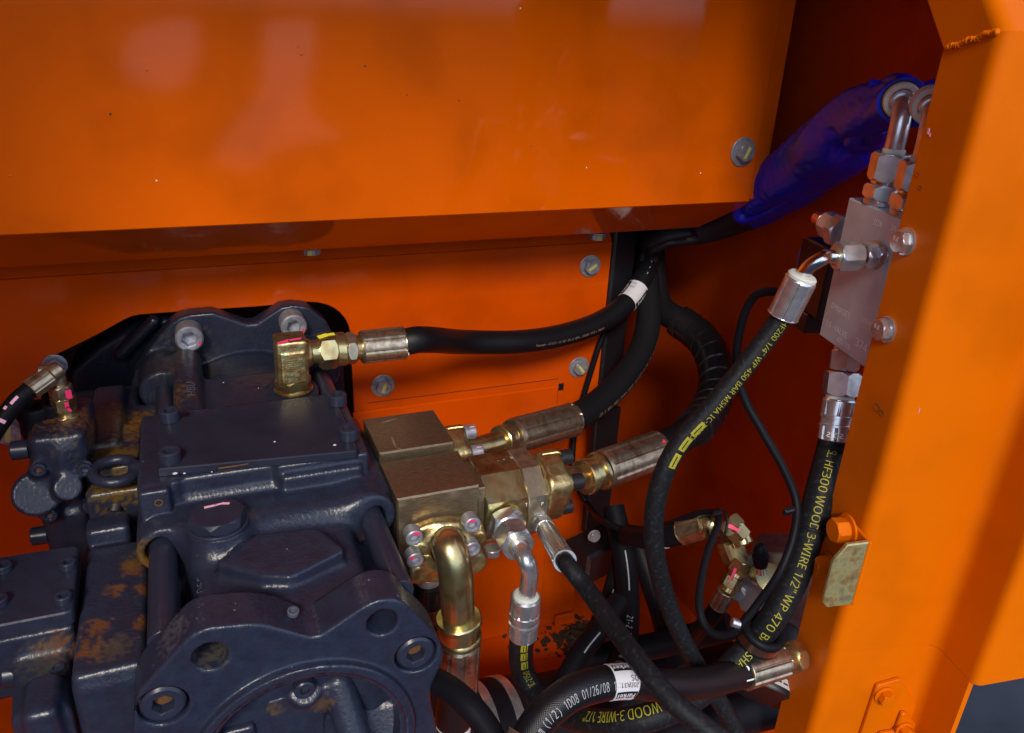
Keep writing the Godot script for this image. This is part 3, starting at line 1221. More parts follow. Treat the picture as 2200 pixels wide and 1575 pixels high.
	prism(m, c1 + N1 * 0.0036 + EN * 0.0005, N1, Vector3.UP, flat([Vector2(0, 0.001), Vector2(0.022, 0), Vector2(0.027, 0.006), Vector2(0.027, hh - 0.016), Vector2(0.018, hh - 0.001), Vector2(0, hh)]), 0.0042, 0.0009)
	obj("catch_leg", m, M.catch_zinc, ct)
	flange_bolt(ct, PN(1822, 1138, N1, K1 + 0.0036), N1, 0.0135, 0.0105, 0.014, 0.2, 99.0, "orange_satin", "orange_satin")
	flange_bolt(ct, PN(1781, 1212, N1, K1 + 0.0036), N1, 0.0110, 0.0098, 0.016, 0.5, 99.0, "orange_satin", "orange_satin")

# ---------------------------------------------------------------- hydraulic pump
const PAINT := Color(0.022, 0.027, 0.050)
const RUST := Color(0.20, 0.075, 0.012)
const OCHRE := Color(0.13, 0.078, 0.016)
const DUST := Color(0.085, 0.070, 0.052)

func cast_new() -> Cast:
	var c := Cast.new()
	c.base = PAINT
	return c

func stain(c: Cast, p: Vector3, r: float, col: Color, s := 1.0) -> void:
	c.stains.append([p, r, col, s])

func frame_z() -> Transform3D:
	return Transform3D()

func frame_y(y: float) -> Transform3D:          # outline given as x and -z
	return Transform3D(Basis(Vector3.RIGHT, Vector3.FORWARD, Vector3.UP), Vector3(0, y, 0))

func pump() -> void:
	var t := thing("hydraulic_pump", Vector3(0.04, -0.62, -0.65), "large dark slate painted hydraulic pump with lobed flange and hex plug", "hydraulic pump")
	var ZF := -0.45
	var h1 := PZ(452, 1412, ZF)
	var h2 := PZ(822, 1339, ZF)
	var b1 := PZ(351, 1518, ZF)
	var b2 := PZ(895, 1408, ZF)
	var axis := Vector3(0.0385, -0.513, ZF)
	# front flange
	var c := cast_new()
	var px := [283, 1640, 286, 1560, 290, 1505, 303, 1480, 408, 1366, 442, 1350, 554, 1340, 664, 1370, 686, 1367, 783, 1302, 815, 1289, 850, 1288, 875, 1301, 945, 1375, 954, 1400, 953, 1425, 931, 1467, 925, 1500, 938, 1560, 950, 1640]
	c.outline(frame_z(), rounded(zpoly(px, ZF), 0.009, 3), -0.487, ZF, 0.0024)
	c.cyl(axis + Vector3(0, 0, -0.02), axis + Vector3(0, 0, 0.0068), 0.083, 0.0012, 0.003)
	c.cyl(axis + Vector3(0, 0, -0.05), axis + Vector3(0, 0, 0.02), 0.0712, 0.0015, 0.004, true)
	c.cyl(axis + Vector3(0, 0, 0.0045), axis + Vector3(0, 0, 0.02), 0.0755, 0.001, 0.0, true)
	for h in [h1, h2]:
		c.cyl(h + Vector3(0, 0, -0.030), h + Vector3(0, 0, 0.01), 0.0112, 0.001, 0.0025, true)
	for b in [b1, b2]:
		c.cyl(b + Vector3(0, 0, -0.010), b + Vector3(0, 0, 0.01), 0.0163, 0.001, 0.002, true)
	stain(c, h1 + Vector3(0, -0.004, -0.012), 0.016, DUST, 0.8)
	stain(c, PZ(390, 1370, ZF - 0.02), 0.02, Color(0.10, 0.10, 0.13), 0.5)
	var ff := cast_obj("front_flange", c, Vector3(-0.10, -0.62, -0.50), Vector3(0.17, -0.36, -0.436), 0.0022, M.cast_paint, t)
	# tapped grub hole in the valley of the flange
	var gh := PY(629, 1313, -0.3985)
	var m := MB.new()
	lathe(m, gh + Vector3(0, -0.002, 0), Vector3(0.1, 1, 0.25), [[0, 0.0042], [0.0030, 0.0042], [0.0034, 0.0030], [0.0012, 0.0026]], 24)
	obj("grub_screw", m, M.slate_light, t)
	for i in 2:
		var b: Vector3 = [b1, b2][i]
		var s := socket_bolt(t, b + Vector3(0, 0, -0.0100), Vector3.BACK, 0.0146, 0.0092, 0.0080, "slate_paint", 0.3 + i)
		m = MB.new()
		lathe(m, b + Vector3(0, 0, -0.0095), Vector3.BACK, [[0, 0.006], [0.0012, 0.006], [0.0016, 0.003]], 12)
		obj("rust_spot", m, M.rust, s)
	# seal cover and gear housing seen through the flange
	c = cast_new()
	c.cyl(axis + Vector3(0, 0, -0.12), axis + Vector3(0, 0, -0.040), 0.070, 0.004)
	var q0 := PZ(575, 1508, -0.470)
	c.outline(frame_z(), flat(zpoly([566, 1520, 575, 1508, 640, 1488, 700, 1476, 705, 1640, 600, 1640], -0.470)), -0.50, -0.470, 0.004, 0.006)
	c.capsule(PZ(726, 1464, -0.476), PZ(768, 1600, -0.452), 0.0118, 0.013, 0.010)
	c.capsule(PZ(775, 1480, -0.488), PZ(815, 1600, -0.470), 0.012, 0.014, 0.012)
	c.capsule(PZ(842, 1512, -0.478), PZ(862, 1600, -0.462), 0.0115, 0.013, 0.012)
	c.cyl(PZ(655, 1484, -0.500), PZ(655, 1484, -0.4695), 0.0115, 0.002, 0.006)
	c.box(PZ(505, 1560, -0.47) + Vector3(-0.01, -0.02, -0.03), PZ(548, 1560, -0.465), 0.004, 0.008)
	stain(c, PZ(590, 1530, -0.468), 0.008, OCHRE, 0.6)
	stain(c, PZ(690, 1512, -0.468), 0.012, OCHRE, 0.45)
	cast_obj("seal_cover", c, Vector3(-0.04, -0.60, -0.56), Vector3(0.12, -0.43, -0.43), 0.0026, M.cast_paint, t)
	var sb := PZ(655, 1484, -0.4615)
	var so := socket_bolt(t, sb + Vector3(0, 0, -0.008), Vector3.BACK, 0.0078, 0.009, 0.0040, "slate_paint", 0.2)
	m = MB.new()
	lathe(m, sb + Vector3(0, 0, -0.0055), Vector3.BACK, [[0, 0.0034], [0.0008, 0.0034], [0.0012, 0.001]], 12)
	obj("rust_spot", m, M.rust, so)
	# front casing
	c = cast_new()
	c.box(Vector3(-0.026, -0.64, -0.63), Vector3(0.103, -0.412, -0.474), 0.012)
	c.cyl(Vector3(0.0385, -0.503, -0.63), Vector3(0.0385, -0.503, -0.474), 0.093, 0.004, 0.012)
	c.cyl(PY(469, 1131, -0.392) + Vector3(0, -0.05, 0), PY(469, 1126, -0.392), 0.0235, 0.003, 0.022)
	c.outline(frame_y(0.0), flat(xz(PYs([466, 1202, 554, 1146, 668, 1132, 690, 1136, 738, 1174, 737, 1182, 641, 1231, 620, 1239, 560, 1237, 470, 1210], -0.397))), -0.43, -0.397, 0.0032, 0.008)
	# main block with the two arches over the tie rods
	c.box(Vector3(-0.062, -0.64, -0.760), Vector3(0.1445, -0.400, -0.604), 0.010, 0.010)
	c.cyl(Vector3(-0.047, -0.416, -0.70), Vector3(-0.047, -0.416, -0.594), 0.0215, 0.004, 0.008)
	c.cyl(Vector3(0.1205, -0.416, -0.70), Vector3(0.1205, -0.416, -0.588), 0.0235, 0.004, 0.010)
	c.cyl(Vector3(-0.0485, -0.4165, -0.61), Vector3(-0.0485, -0.4165, -0.56), 0.0132, 0.002, 0.004, true)
	c.cyl(Vector3(0.121, -0.4165, -0.61), Vector3(0.121, -0.4165, -0.56), 0.0132, 0.002, 0.004, true)
	c.box(Vector3(-0.038, -0.43, -0.640), Vector3(0.12, -0.395, -0.585), 0.012, 0.014)
	# seat of the cover plate, with the scooped edge
	c.box(Vector3(-0.0625, -0.42, -0.755), Vector3(0.128, -0.3705, -0.624), 0.003, 0.003)
	c.box(Vector3(-0.0625, -0.415, -0.66), Vector3(-0.0385, -0.371, -0.6145), 0.003, 0.003)
	c.box(Vector3(0.050, -0.41, -0.66), Vector3(0.121, -0.379, -0.6175), 0.004, 0.005)
	c.box(Vector3(-0.030, -0.388, -0.6285), Vector3(0.046, -0.34, -0.60), 0.004, 0.006, true)
	stain(c, Vector3(-0.058, -0.425, -0.60), 0.022, RUST, 0.9)
	stain(c, PY(300, 1200, -0.415), 0.02, OCHRE, 0.8)
	stain(c, PY(520, 1110, -0.395), 0.015, DUST, 0.4)
	var fcg := cast_obj("front_casing", c, Vector3(-0.075, -0.60, -0.772), Vector3(0.156, -0.362, -0.468), 0.0025, M.cast_paint, t)
	flecks(ff, 14, 3, t)
	flecks(fcg, 22, 4, t)
	# little rusty plug hole
	m = MB.new()
	lathe(m, PZ(341, 1080, -0.6145), Vector3.BACK, [[0, 0.0034], [0.0006, 0.0034], [0.0008, 0.0026], [-0.0004, 0.0020]], 16)
	obj("plug", m, M.rust, t)
	# hexagon plug
	var hp := PY(469, 1128, -0.391)
	m = MB.new()
	lathe(m, hp, Vector3.UP, prof_cyl(0.0232, 0.0, 0.003), 36)
	hexnut(m, hp, Vector3.UP, 0.0232, 0.003, 0.0125, 0.25)
	var hx := obj("hex_plug", m, M.slate_paint, t)
	stroke(hx, [PY(440, 1091, hp.y + 0.0127), PY(462, 1086, hp.y + 0.0127), PY(478, 1082, hp.y + 0.0127), PY(492, 1082, hp.y + 0.0127)], Vector3.UP, 0.0026, "marker_pale_pink")
	# cast figures on the casing
	m = MB.new()
	var cf := PY(434, 1275, -0.4155)
	letters(m, "0601", 0.0088, on_plane(cf + Vector3(0, 0.001, 0), Vector3(0.06, 0.03, -1).normalized(), Vector3(-0.9, -0.42, 0).normalized()), "Droid Sans Mono")
	obj("cast_figures", m, M.slate_light, t)
	# tie rods
	for rr in [[Vector3(-0.0485, -0.4165, -0.485), Vector3(-0.0485, -0.4165, -0.612), 0.0108], [Vector3(0.121, -0.4165, -0.485), Vector3(0.121, -0.4165, -0.612), 0.0108], [Vector3(-0.043, -0.398, -0.75), Vector3(-0.043, -0.398, -0.90), 0.0102], [Vector3(0.122, -0.398, -0.75), Vector3(0.122, -0.398, -0.90), 0.0102]]:
		m = MB.new()
		cyl(m, rr[0], rr[1], rr[2], 0.0006, 40)
		obj("tie_rod", m, M.slate_paint, t)
	# cover plate
	m = MB.new()
	var cp := PYs([340, 1008, 341, 905, 345, 900, 719, 861, 724, 864, 768, 965, 764, 969], -0.3625)
	prism(m, Vector3(0, -0.3705, 0), Vector3.RIGHT, Vector3.FORWARD, flat(xz(cp)), 0.008, 0.0010)
	var plate := obj("cover_plate", m, M.slate_smooth, t)
	var ci := 0
	for p in [[366, 902], [366, 990], [725, 867], [749, 941]]:
		var bp := PY(p[0], p[1], -0.3625)
		var bb := socket_bolt(plate, bp, Vector3.UP, 0.0090, 0.0105, 0.0050, "slate_paint", 0.4 * ci)
		if ci > 1:
			m = MB.new()
			lathe(m, bp + Vector3(0, 0.0052, 0), Vector3.UP, [[0, 0.0040], [0.0012, 0.0036], [0.002, 0.001]], 12)
			obj("rust_spot", m, M.rust, bb)
		ci += 1
	for p in [[376, 1017, 0.004], [396, 1017, 0.0022], [590, 949, 0.002], [719, 956, 0.003], [455, 1014, 0.0014], [480, 822, 0.0015], [555, 834, 0.0012]]:
		m = MB.new()
		var sp := PY(p[0], p[1], -0.3623 if p[1] > 870 else -0.381)
		lathe(m, sp, Vector3.UP, [[0, p[2] * 0.5], [0.0002, p[2] * 0.4]], 7, p[0])
		obj("paint_fleck", m, M.paint_white, plate)
	for p in [[470, 1004, 545, 992], [560, 990, 655, 975], [655, 972, 710, 958]]:
		stroke(plate, [PY(p[0], p[1] + 2, -0.3655), PY((p[0] + p[2]) / 2, (p[1] + p[3]) / 2 + 3, -0.3655), PY(p[2], p[3] + 2, -0.3655)], Vector3.BACK, 0.0018, "rust", "rust_streak")
	# rear casing and rear flange
	c = cast_new()
	c.base = PAINT * 0.92
	c.box(Vector3(-0.030, -0.64, -0.94), Vector3(0.110, -0.405, -0.745), 0.012)
	c.cyl(Vector3(0.045, -0.485, -0.93), Vector3(0.045, -0.485, -0.745), 0.098, 0.006, 0.014)
	c.box(Vector3(-0.004, -0.42, -0.855), Vector3(0.104, -0.3835, -0.752), 0.006, 0.006)
	c.cyl(PY(631, 838, -0.385) + Vector3(0, -0.02, 0), PY(631, 838, -0.3815), 0.026, 0.003, 0.008)
	c.capsule(Vector3(-0.019, -0.387, -0.745), Vector3(-0.019, -0.381, -0.90), 0.0155, 0.0155, 0.008)
	c.cyl(Vector3(-0.046, -0.398, -0.925), Vector3(-0.046, -0.398, -0.862), 0.024, 0.004, 0.012)
	c.cyl(Vector3(0.124, -0.398, -0.925), Vector3(0.124, -0.398, -0.862), 0.022, 0.004, 0.012)
	c.outline(frame_z(), flat(zpoly([250, 960, 290, 800, 318, 752, 366, 694, 385, 682, 409, 676, 457, 672, 530, 697, 548, 696, 602, 661, 628, 656, 660, 659, 702, 692, 738, 765, 745, 960], -0.925)), -0.950, -0.925, 0.003, 0.004)
	stain(c, Vector3(-0.05, -0.40, -0.80), 0.05, OCHRE, 0.8)
	stain(c, PY(400, 780, -0.38), 0.05, DUST, 0.5)
	stain(c, PY(560, 800, -0.38), 0.04, DUST, 0.35)
	cast_obj("rear_casing", c, Vector3(-0.095, -0.56, -0.958), Vector3(0.17, -0.30, -0.740), 0.0032, M.cast_paint, t)
	m = MB.new()
	letters(m, "HBU", 0.0085, on_plane(PZ(412, 852, -0.775) + Vector3(0, 0.0008, 0.0), Vector3(0, 0.25, -1).normalized(), Vector3(-1, 0.25, 0).normalized()))
	obj("cast_letters", m, M.slate_light, t)
	for p in [[407, 730], [632, 704]]:
		var f := PZ(p[0], p[1], -0.900)
		var rb := socket_bolt(t, f + Vector3(0, 0, -0.025), Vector3.BACK, 0.0150, 0.025, 0.0088, "zinc_dull", 0.25)
		disc_mark(rb, f + Vector3(0, 0, 0.0002), Vector3.BACK, 2.5, 0.0, 0.35, 0.010, 0.0130, "marker_pink")
	# dark coupling housing behind the opening
	m = MB.new()
	block(m, Vector3(-0.30, YF, -1.12), Vector3(0.22, -0.292, -1.10), 0.002)
	obj("coupling_housing", m, M.black_paint, t)
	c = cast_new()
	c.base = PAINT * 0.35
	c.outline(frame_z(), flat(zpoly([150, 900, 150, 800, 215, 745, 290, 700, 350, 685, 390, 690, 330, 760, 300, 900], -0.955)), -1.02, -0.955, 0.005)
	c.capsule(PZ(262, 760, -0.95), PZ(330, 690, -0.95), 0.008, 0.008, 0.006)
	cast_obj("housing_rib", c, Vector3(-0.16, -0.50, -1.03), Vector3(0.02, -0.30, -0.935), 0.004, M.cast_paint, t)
	# ---- side plate with rust stains, at the left of the tie rod
	c = cast_new()
	c.box(Vector3(-0.1095, -0.64, -0.640), Vector3(-0.0615, -0.431, -0.487), 0.005)
	c.box(Vector3(-0.1095, -0.46, -0.665), Vector3(-0.075, -0.4165, -0.641), 0.005, 0.006)
	c.box(Vector3(-0.109, -0.50, -0.51), Vector3(-0.0635, -0.438, -0.4845), 0.008, 0.006)
	for s in [[-0.072, -0.60, 0.016, RUST], [-0.064, -0.57, 0.012, RUST], [-0.064, -0.53, 0.013, RUST], [-0.095, -0.535, 0.016, RUST], [-0.098, -0.512, 0.018, RUST], [-0.083, -0.51, 0.02, DUST], [-0.085, -0.575, 0.012, RUST], [-0.068, -0.61, 0.02, OCHRE]]:
		stain(c, Vector3(s[0], -0.431, s[1]), s[2] * 0.85, s[3], 0.6)
	cast_obj("side_plate", c, Vector3(-0.118, -0.60, -0.675), Vector3(-0.054, -0.408, -0.478), 0.0026, M.cast_paint, t)
	# ---- pilot valve body at the lower left with its bolted lid
	c = cast_new()
	c.box(Vector3(-0.21, -0.475, -0.632), Vector3(-0.1125, -0.4335, -0.545), 0.004)
	c.box(Vector3(-0.20, -0.50, -0.62), Vector3(-0.128, -0.45, -0.553), 0.010, 0.012)
	c.cyl(PY(86, 1380, -0.463) + Vector3(0, -0.02, -0.01), PY(86, 1380, -0.463) + Vector3(0, 0.02, -0.02), 0.018, 0.004, 0.016)
	c.outline(frame_y(0.0), flat(xz(PYs([25, 1436, 60, 1395, 95, 1360, 152, 1360, 153, 1520, 20, 1545], -0.455))), -0.58, -0.455, 0.006, 0.010)
	c.box(PZ(40, 1545, -0.475), PZ(150, 1640, -0.475) + Vector3(0, 0, -0.04), 0.006, 0.01)
	stain(c, PY(130, 1380, -0.452), 0.020, RUST, 0.65)
	stain(c, PY(100, 1420, -0.455), 0.022, DUST, 0.5)
	stain(c, PY(150, 1350, -0.45), 0.013, RUST, 0.5)
	cast_obj("pilot_valve", c, Vector3(-0.215, -0.60, -0.64), Vector3(-0.105, -0.425, -0.466), 0.0026, M.cast_paint, t)
	m = MB.new()
	prism(m, Vector3(0, -0.4333, 0), Vector3.RIGHT, Vector3.FORWARD, rounded([Vector2(-0.23, 0.546), Vector2(-0.1105, 0.5455), Vector2(-0.1135, 0.631), Vector2(-0.23, 0.634)], 0.006), 0.0128, 0.0012)
	var lid := obj("valve_lid", m, M.slate_paint, t)
	for p in [[9, 1220], [147, 1213], [0, 1292], [137, 1286]]:
		socket_bolt(lid, PY(p[0], p[1] + 6, -0.4206), Vector3.UP, 0.0062, 0.0062, 0.0032, "slate_paint", p[0] * 0.1)
	m = MB.new()
	lathe(m, PY(123, 1437, -0.4552), Vector3.UP, [[0, 0.0050], [0.0010, 0.0050], [0.0012, 0.0030], [0.0004, 0.0026]], 20)
	obj("plug", m, M.slate_paint, t)
	m = MB.new()
	cyl(m, PY(8, 1450, -0.47), PY(8, 1450, -0.47) + Vector3(0.012, 0, 0), 0.010, 0.001)
	obj("end_plug", m, M.slate_paint, t)
	regulator(t)

func PYs(px: Array, y: float) -> Array:
	var r := []
	for i in range(0, px.size(), 2):
		r.append(PY(px[i], px[i + 1], y))
	return r

func xz(ps: Array) -> Array:                  # points of a level plane as x and -z
	var r := []
	for p in ps:
		r.append(Vector2(p.x, -p.z))
	return r

func flecks(src: MeshInstance3D, count: int, sd: int, parent: Node) -> void:
	var a := src.mesh.surface_get_arrays(0)
	var vs: PackedVector3Array = a[Mesh.ARRAY_VERTEX]
	var ns: PackedVector3Array = a[Mesh.ARRAY_NORMAL]
	var r := RandomNumberGenerator.new()
	r.seed = sd
	var o := origin_of(src)
	var m := MB.new()
	var made := 0
	while made < count:
		var i := r.randi() % vs.size()
		if ns[i].y < 0.2:
			continue
		var s := 0.0003 + absf(r.randfn(0.0, 0.00035))
		lathe(m, vs[i] + o, ns[i], [[-0.0002, s], [0.00015, s * 0.9], [0.00022, s * 0.4]], 6, r.randf() * TAU)
		made += 1
	tag(obj("paint_dust", m, M.slate_fleck, parent), "", "", "", "stuff")

# control valve body at the far left of the pump
func regulator(t: Node3D) -> void:
	var Z := -0.70
	var c := cast_new()
	c.base = PAINT * 0.9
	var f := func(u0, v0, u1, v1, z, deep, r, k) -> void:
		var a := PZ(u0, v0, z)
		var b := PZ(u1, v1, z)
		c.box(Vector3(a.x, b.y, z - deep), Vector3(b.x, a.y, z), r, k)
	# body, shoulder, boss under the fitting
	f.call(52, 950, 205, 1180, Z - 0.012, 0.08, 0.006, 0.0)
	f.call(58, 945, 192, 990, Z, 0.07, 0.006, 0.006)
	f.call(70, 1000, 125, 1120, Z - 0.003, 0.05, 0.008, 0.006)
	c.cyl(PZ(146, 1047, Z + 0.012), PZ(146, 1047, Z - 0.05), 0.0118, 0.002, 0.003)
	c.capsule(PZ(138, 960, Z - 0.012), PZ(143, 1020, Z - 0.006), 0.0165, 0.012, 0.005)
	c.cyl(PZ(146, 930, Z - 0.028), PZ(142, 958, Z - 0.016), 0.0170, 0.003, 0.006)
	c.cyl(PZ(80, 1060, Z + 0.002), PZ(80, 1060, Z - 0.05), 0.0200, 0.003, 0.006)
	c.cyl(PZ(146, 905, Z - 0.040), PZ(146, 960, Z - 0.040), 0.019, 0.003, 0.006)
	f.call(62, 925, 205, 990, Z - 0.03, 0.06, 0.006, 0.006)
	for p in [[83, 1007], [182, 1007], [107, 1105], [197, 1087]]:
		c.cyl(PZ(p[0], p[1], Z + 0.002), PZ(p[0], p[1], Z - 0.03), 0.0075, 0.001, 0.004)
	f.call(92, 1110, 210, 1230, Z - 0.008, 0.06, 0.006, 0.006)
	stain(c, PZ(146, 925, Z - 0.03), 0.030, RUST, 0.9)
	stain(c, PZ(150, 950, Z - 0.015), 0.022, DUST, 0.7)
	cast_obj("control_valve", c, Vector3(-0.175, -0.60, -0.800), Vector3(-0.070, -0.325, -0.680), 0.0024, M.cast_paint, t)
	var i := 0
	for p in [[83, 1007], [182, 1007], [107, 1105], [197, 1087]]:
		var q := PZ(p[0], p[1], Z + 0.002)
		var b := socket_bolt(t, q, Vector3.BACK, 0.0062, 0.004, 0.0032, "slate_paint", 0.3 * i)
		if i != 1:
			var k := MB.new()
			lathe(k, q + Vector3(0, 0, 0.0005), Vector3.BACK, [[0, 0.0029], [0.0006, 0.0029], [0.001, 0.001]], 10)
			obj("rust_spot", k, M.rust, b)
		i += 1
	for p in [[46, 966], [88, 1150]]:
		var q := PZ(p[0], p[1], Z - 0.02)
		socket_bolt(t, q + Vector3(0.006, 0, 0), Vector3.LEFT, 0.0085, 0.014, 0.0045, "slate_paint", 0.2)
	# rubber cups over the spare ports
	for p in [[70, 872, 0.0145], [113, 864, 0.011]]:
		var m := MB.new()
		var q := PZ(p[0], p[1], Z - 0.045)
		lathe(m, q + Vector3(0, -0.034, 0), Vector3.UP, [[0, p[2] * 0.8], [0.010, p[2] * 0.95], [0.020, p[2] * 0.9], [0.026, p[2] * 1.02], [0.032, p[2] * 1.02], [0.034, p[2] * 0.95], [0.034, p[2] * 0.55], [0.022, p[2] * 0.5]])
		obj("port_cap", m, M.rubber_plain, t)
	# column and steps between the control valve and the casing
	c = cast_new()
	var a := PY(208, 803, -0.385)
	c.box(Vector3(-0.114, -0.60, -0.885), Vector3(-0.083, -0.392, -0.752), 0.006)
	c.box(Vector3(-0.114, -0.60, -0.80), Vector3(-0.066, -0.399, -0.715), 0.004, 0.004)
	c.box(Vector3(-0.112, -0.60, -0.735), Vector3(-0.064, -0.4085, -0.688), 0.005, 0.004)
	c.box(Vector3(-0.15, -0.60, -0.91), Vector3(-0.07, -0.405, -0.86), 0.008, 0.006)
	c.box(Vector3(-0.083, -0.60, -0.86), Vector3(-0.050, -0.408, -0.75), 0.004, 0.01)
	stain(c, Vector3(-0.09, -0.399, -0.735), 0.032, OCHRE, 1.0)
	stain(c, Vector3(-0.085, -0.4085, -0.70), 0.030, OCHRE, 1.0)
	stain(c, Vector3(-0.066, -0.405, -0.80), 0.050, Color(0.22, 0.10, 0.01), 1.0)
	stain(c, Vector3(-0.10, -0.395, -0.79), 0.035, DUST, 0.6)
	cast_obj("side_column", c, Vector3(-0.156, -0.56, -0.92), Vector3(-0.042, -0.38, -0.680), 0.0030, M.cast_paint, t)
	# lifting eye
	c = cast_new()
	var e := PY(247, 1012, -0.392)
	c.ring(e, Vector3(0.05, 1, 0.1), 0.0170, 0.0050)
	c.capsule(e + Vector3(0.017, 0, 0), e + Vector3(0.034, 0.001, 0), 0.005, 0.006, 0.006)
	cast_obj("lifting_eye", c, e - Vector3(0.03, 0.012, 0.03), e + Vector3(0.045, 0.012, 0.03), 0.0018, M.cast_paint, t)
	var m := MB.new()
	tube(m, path([PZ(248, 1100, -0.69), PZ(255, 1065, -0.70), PZ(290, 1045, -0.71)]), 0.008, 16)
	obj("pilot_line", m, M.black_paint, t)

# ---------------------------------------------------------------- yellow zinc port blocks on the pump's flank
func port_blocks() -> void:
	var R := Vector3.RIGHT
	var t := thing("rear_port_block", Vector3(0.186, -0.46, -0.695), "rear yellow zinc port block with pale scratches and grey screws marked pink", "port block", "yellow zinc port blocks on the pump")
	var m := MB.new()
	block(m, Vector3(0.1455, -0.47, -0.734), Vector3(0.2205, -0.3945, -0.6600), 0.0015)
	obj("body", m, M.gold_machined, t)
	var s := [[PY(820, 909, -0.3945), PY(850, 900, -0.3945)], [PY(842, 940, -0.3945), PY(850, 962, -0.3945)], [PY(850, 962, -0.3945), PY(862, 966, -0.3945)]]
	for q in s:
		stroke(t, q, Vector3.UP, 0.0022, "brass_bright", "scratch")
	flange_pair(t, Vector3(0.2222, -0.432, -0.697), R, Vector3(0, 0.9, 0.44).normalized(), 0.031, 0.026, "zinc_dull", true)
	# middle block with the big bent pipe on its face
	t = thing("front_port_block", Vector3(0.184, -0.46, -0.62), "front yellow zinc port block carrying the bent suction pipe on four screws", "port block", "yellow zinc port blocks on the pump")
	m = MB.new()
	block(m, Vector3(0.144, -0.476, -0.6530), Vector3(0.2215, -0.400, -0.5865), 0.0015)
	obj("body", m, M.gold_machined, t)
	# split flange halves on the front face
	var face := -0.5863
	var fc := PZ(956, 1160, face)
	var c := Cast.new()
	c.outline(Transform3D(), flat(zpoly([868, 1180, 872, 1145, 888, 1122, 925, 1108, 962, 1104, 1000, 1106, 1030, 1112, 1034, 1135, 1030, 1205, 1010, 1225, 965, 1238, 900, 1238, 872, 1222], face)), face, face + 0.012, 0.004)
	c.cyl(fc + Vector3(0, 0, 0.006), fc + Vector3(0, 0, 0.016), 0.027, 0.004, 0.008)
	c.cyl(fc + Vector3(0, 0, -0.01), fc + Vector3(0, 0, 0.03), 0.0175, 0.001, 0.002, true)
	c.box(fc + Vector3(-0.05, -0.0012, 0.002), fc + Vector3(0.06, 0.0012, 0.02), 0.0004, 0.0, true)
	for p in [[893, 1162], [1016, 1136], [895, 1210], [1018, 1186]]:
		var q := PZ(p[0] - 1, p[1] + 8, face)
		c.cyl(q + Vector3(0, 0, 0.002), q + Vector3(0, 0, 0.014), 0.0098, 0.002, 0.004)
	cast_obj("split_flange", c, Vector3(0.13, -0.50, face - 0.002), Vector3(0.235, -0.39, face + 0.022), 0.0022, M.gold_rough, t)
	var i := 0
	for p in [[891, 1158], [1016, 1130], [893, 1206], [1016, 1182]]:
		var q := PZ(p[0], p[1], face + 0.0265)
		var b := socket_bolt(t, q - Vector3(0, 0, 0.0125), Vector3.BACK, 0.0078, 0.0125, 0.0044, "zinc_dull", 0.3 * i)
		disc_mark(b, q + Vector3(0, 0, 0.0002), Vector3.BACK, 0.0, 3.9 + i * 0.5, 5.0 + i * 0.4, 0.0046, 0.0072, "marker_pink")
		i += 1
	# outer block: eight-sided body and end plate
	t = thing("outer_port_block", Vector3(0.26, -0.46, -0.62), "eight-sided pale yellow zinc port block carrying a silver elbow fitting", "port block", "yellow zinc port blocks on the pump")
	var oct := func(y1, z1, y2, z2) -> PackedVector2Array:      # x of the outline is -z, y is y
		return flat([Vector2(0.655, y1), Vector2(-z1, y1), Vector2(-z2, y2), Vector2(-z2, y2 - 0.040), Vector2(-z1, y2 - 0.062), Vector2(0.655, y2 - 0.062)])
	m = MB.new()
	prism(m, Vector3(0.233, 0, 0), Vector3.FORWARD, Vector3.UP, oct.call(-0.410, -0.617, -0.4285, -0.594), 0.0425, 0.0008)
	obj("body", m, M.gold_zinc, t)
	m = MB.new()
	prism(m, Vector3(0.2759, 0, 0), Vector3.FORWARD, Vector3.UP, oct.call(-0.410, -0.617, -0.4290, -0.5935), 0.0205, 0.0008)
	obj("end_plate", m, M.brass_bright, t)
	m = MB.new()
	block(m, Vector3(0.2222, -0.47, -0.65), Vector3(0.2328, -0.4125, -0.60), 0.001)
	obj("spacer", m, M.gold_machined, t)
	m = MB.new()
	for q in [["-", PY(1068, 990, -0.41)], ["~", PY(1080, 988, -0.41)], ["II", PY(1096, 984, -0.41)]]:
		letters(m, q[0], 0.004, on_plane(q[1] + Vector3(0, 0.0001, 0), R, Vector3.FORWARD))
	letters(m, "T", 0.004, on_plane(PZ(1128, 1085, -0.5939), R, Vector3.UP))
	letters(m, "P", 0.004, on_plane(PZ(1162, 1083, -0.5934), R, Vector3.UP))
	obj("stamped_marks", m, M.paint_white, t)
	m = MB.new()
	cyl(m, PZ(1058, 1176, -0.605), PZ(1058, 1176, -0.605) + Vector3(0, -0.008, 0), 0.0085)
	obj("plug", m, M.zinc, t)
	# right hand flange
	flange_pair(t, Vector3(0.2966, -0.438, -0.622), R, Vector3(0, 0.92, 0.4).normalized(), 0.036, 0.030, "black_screw", false)

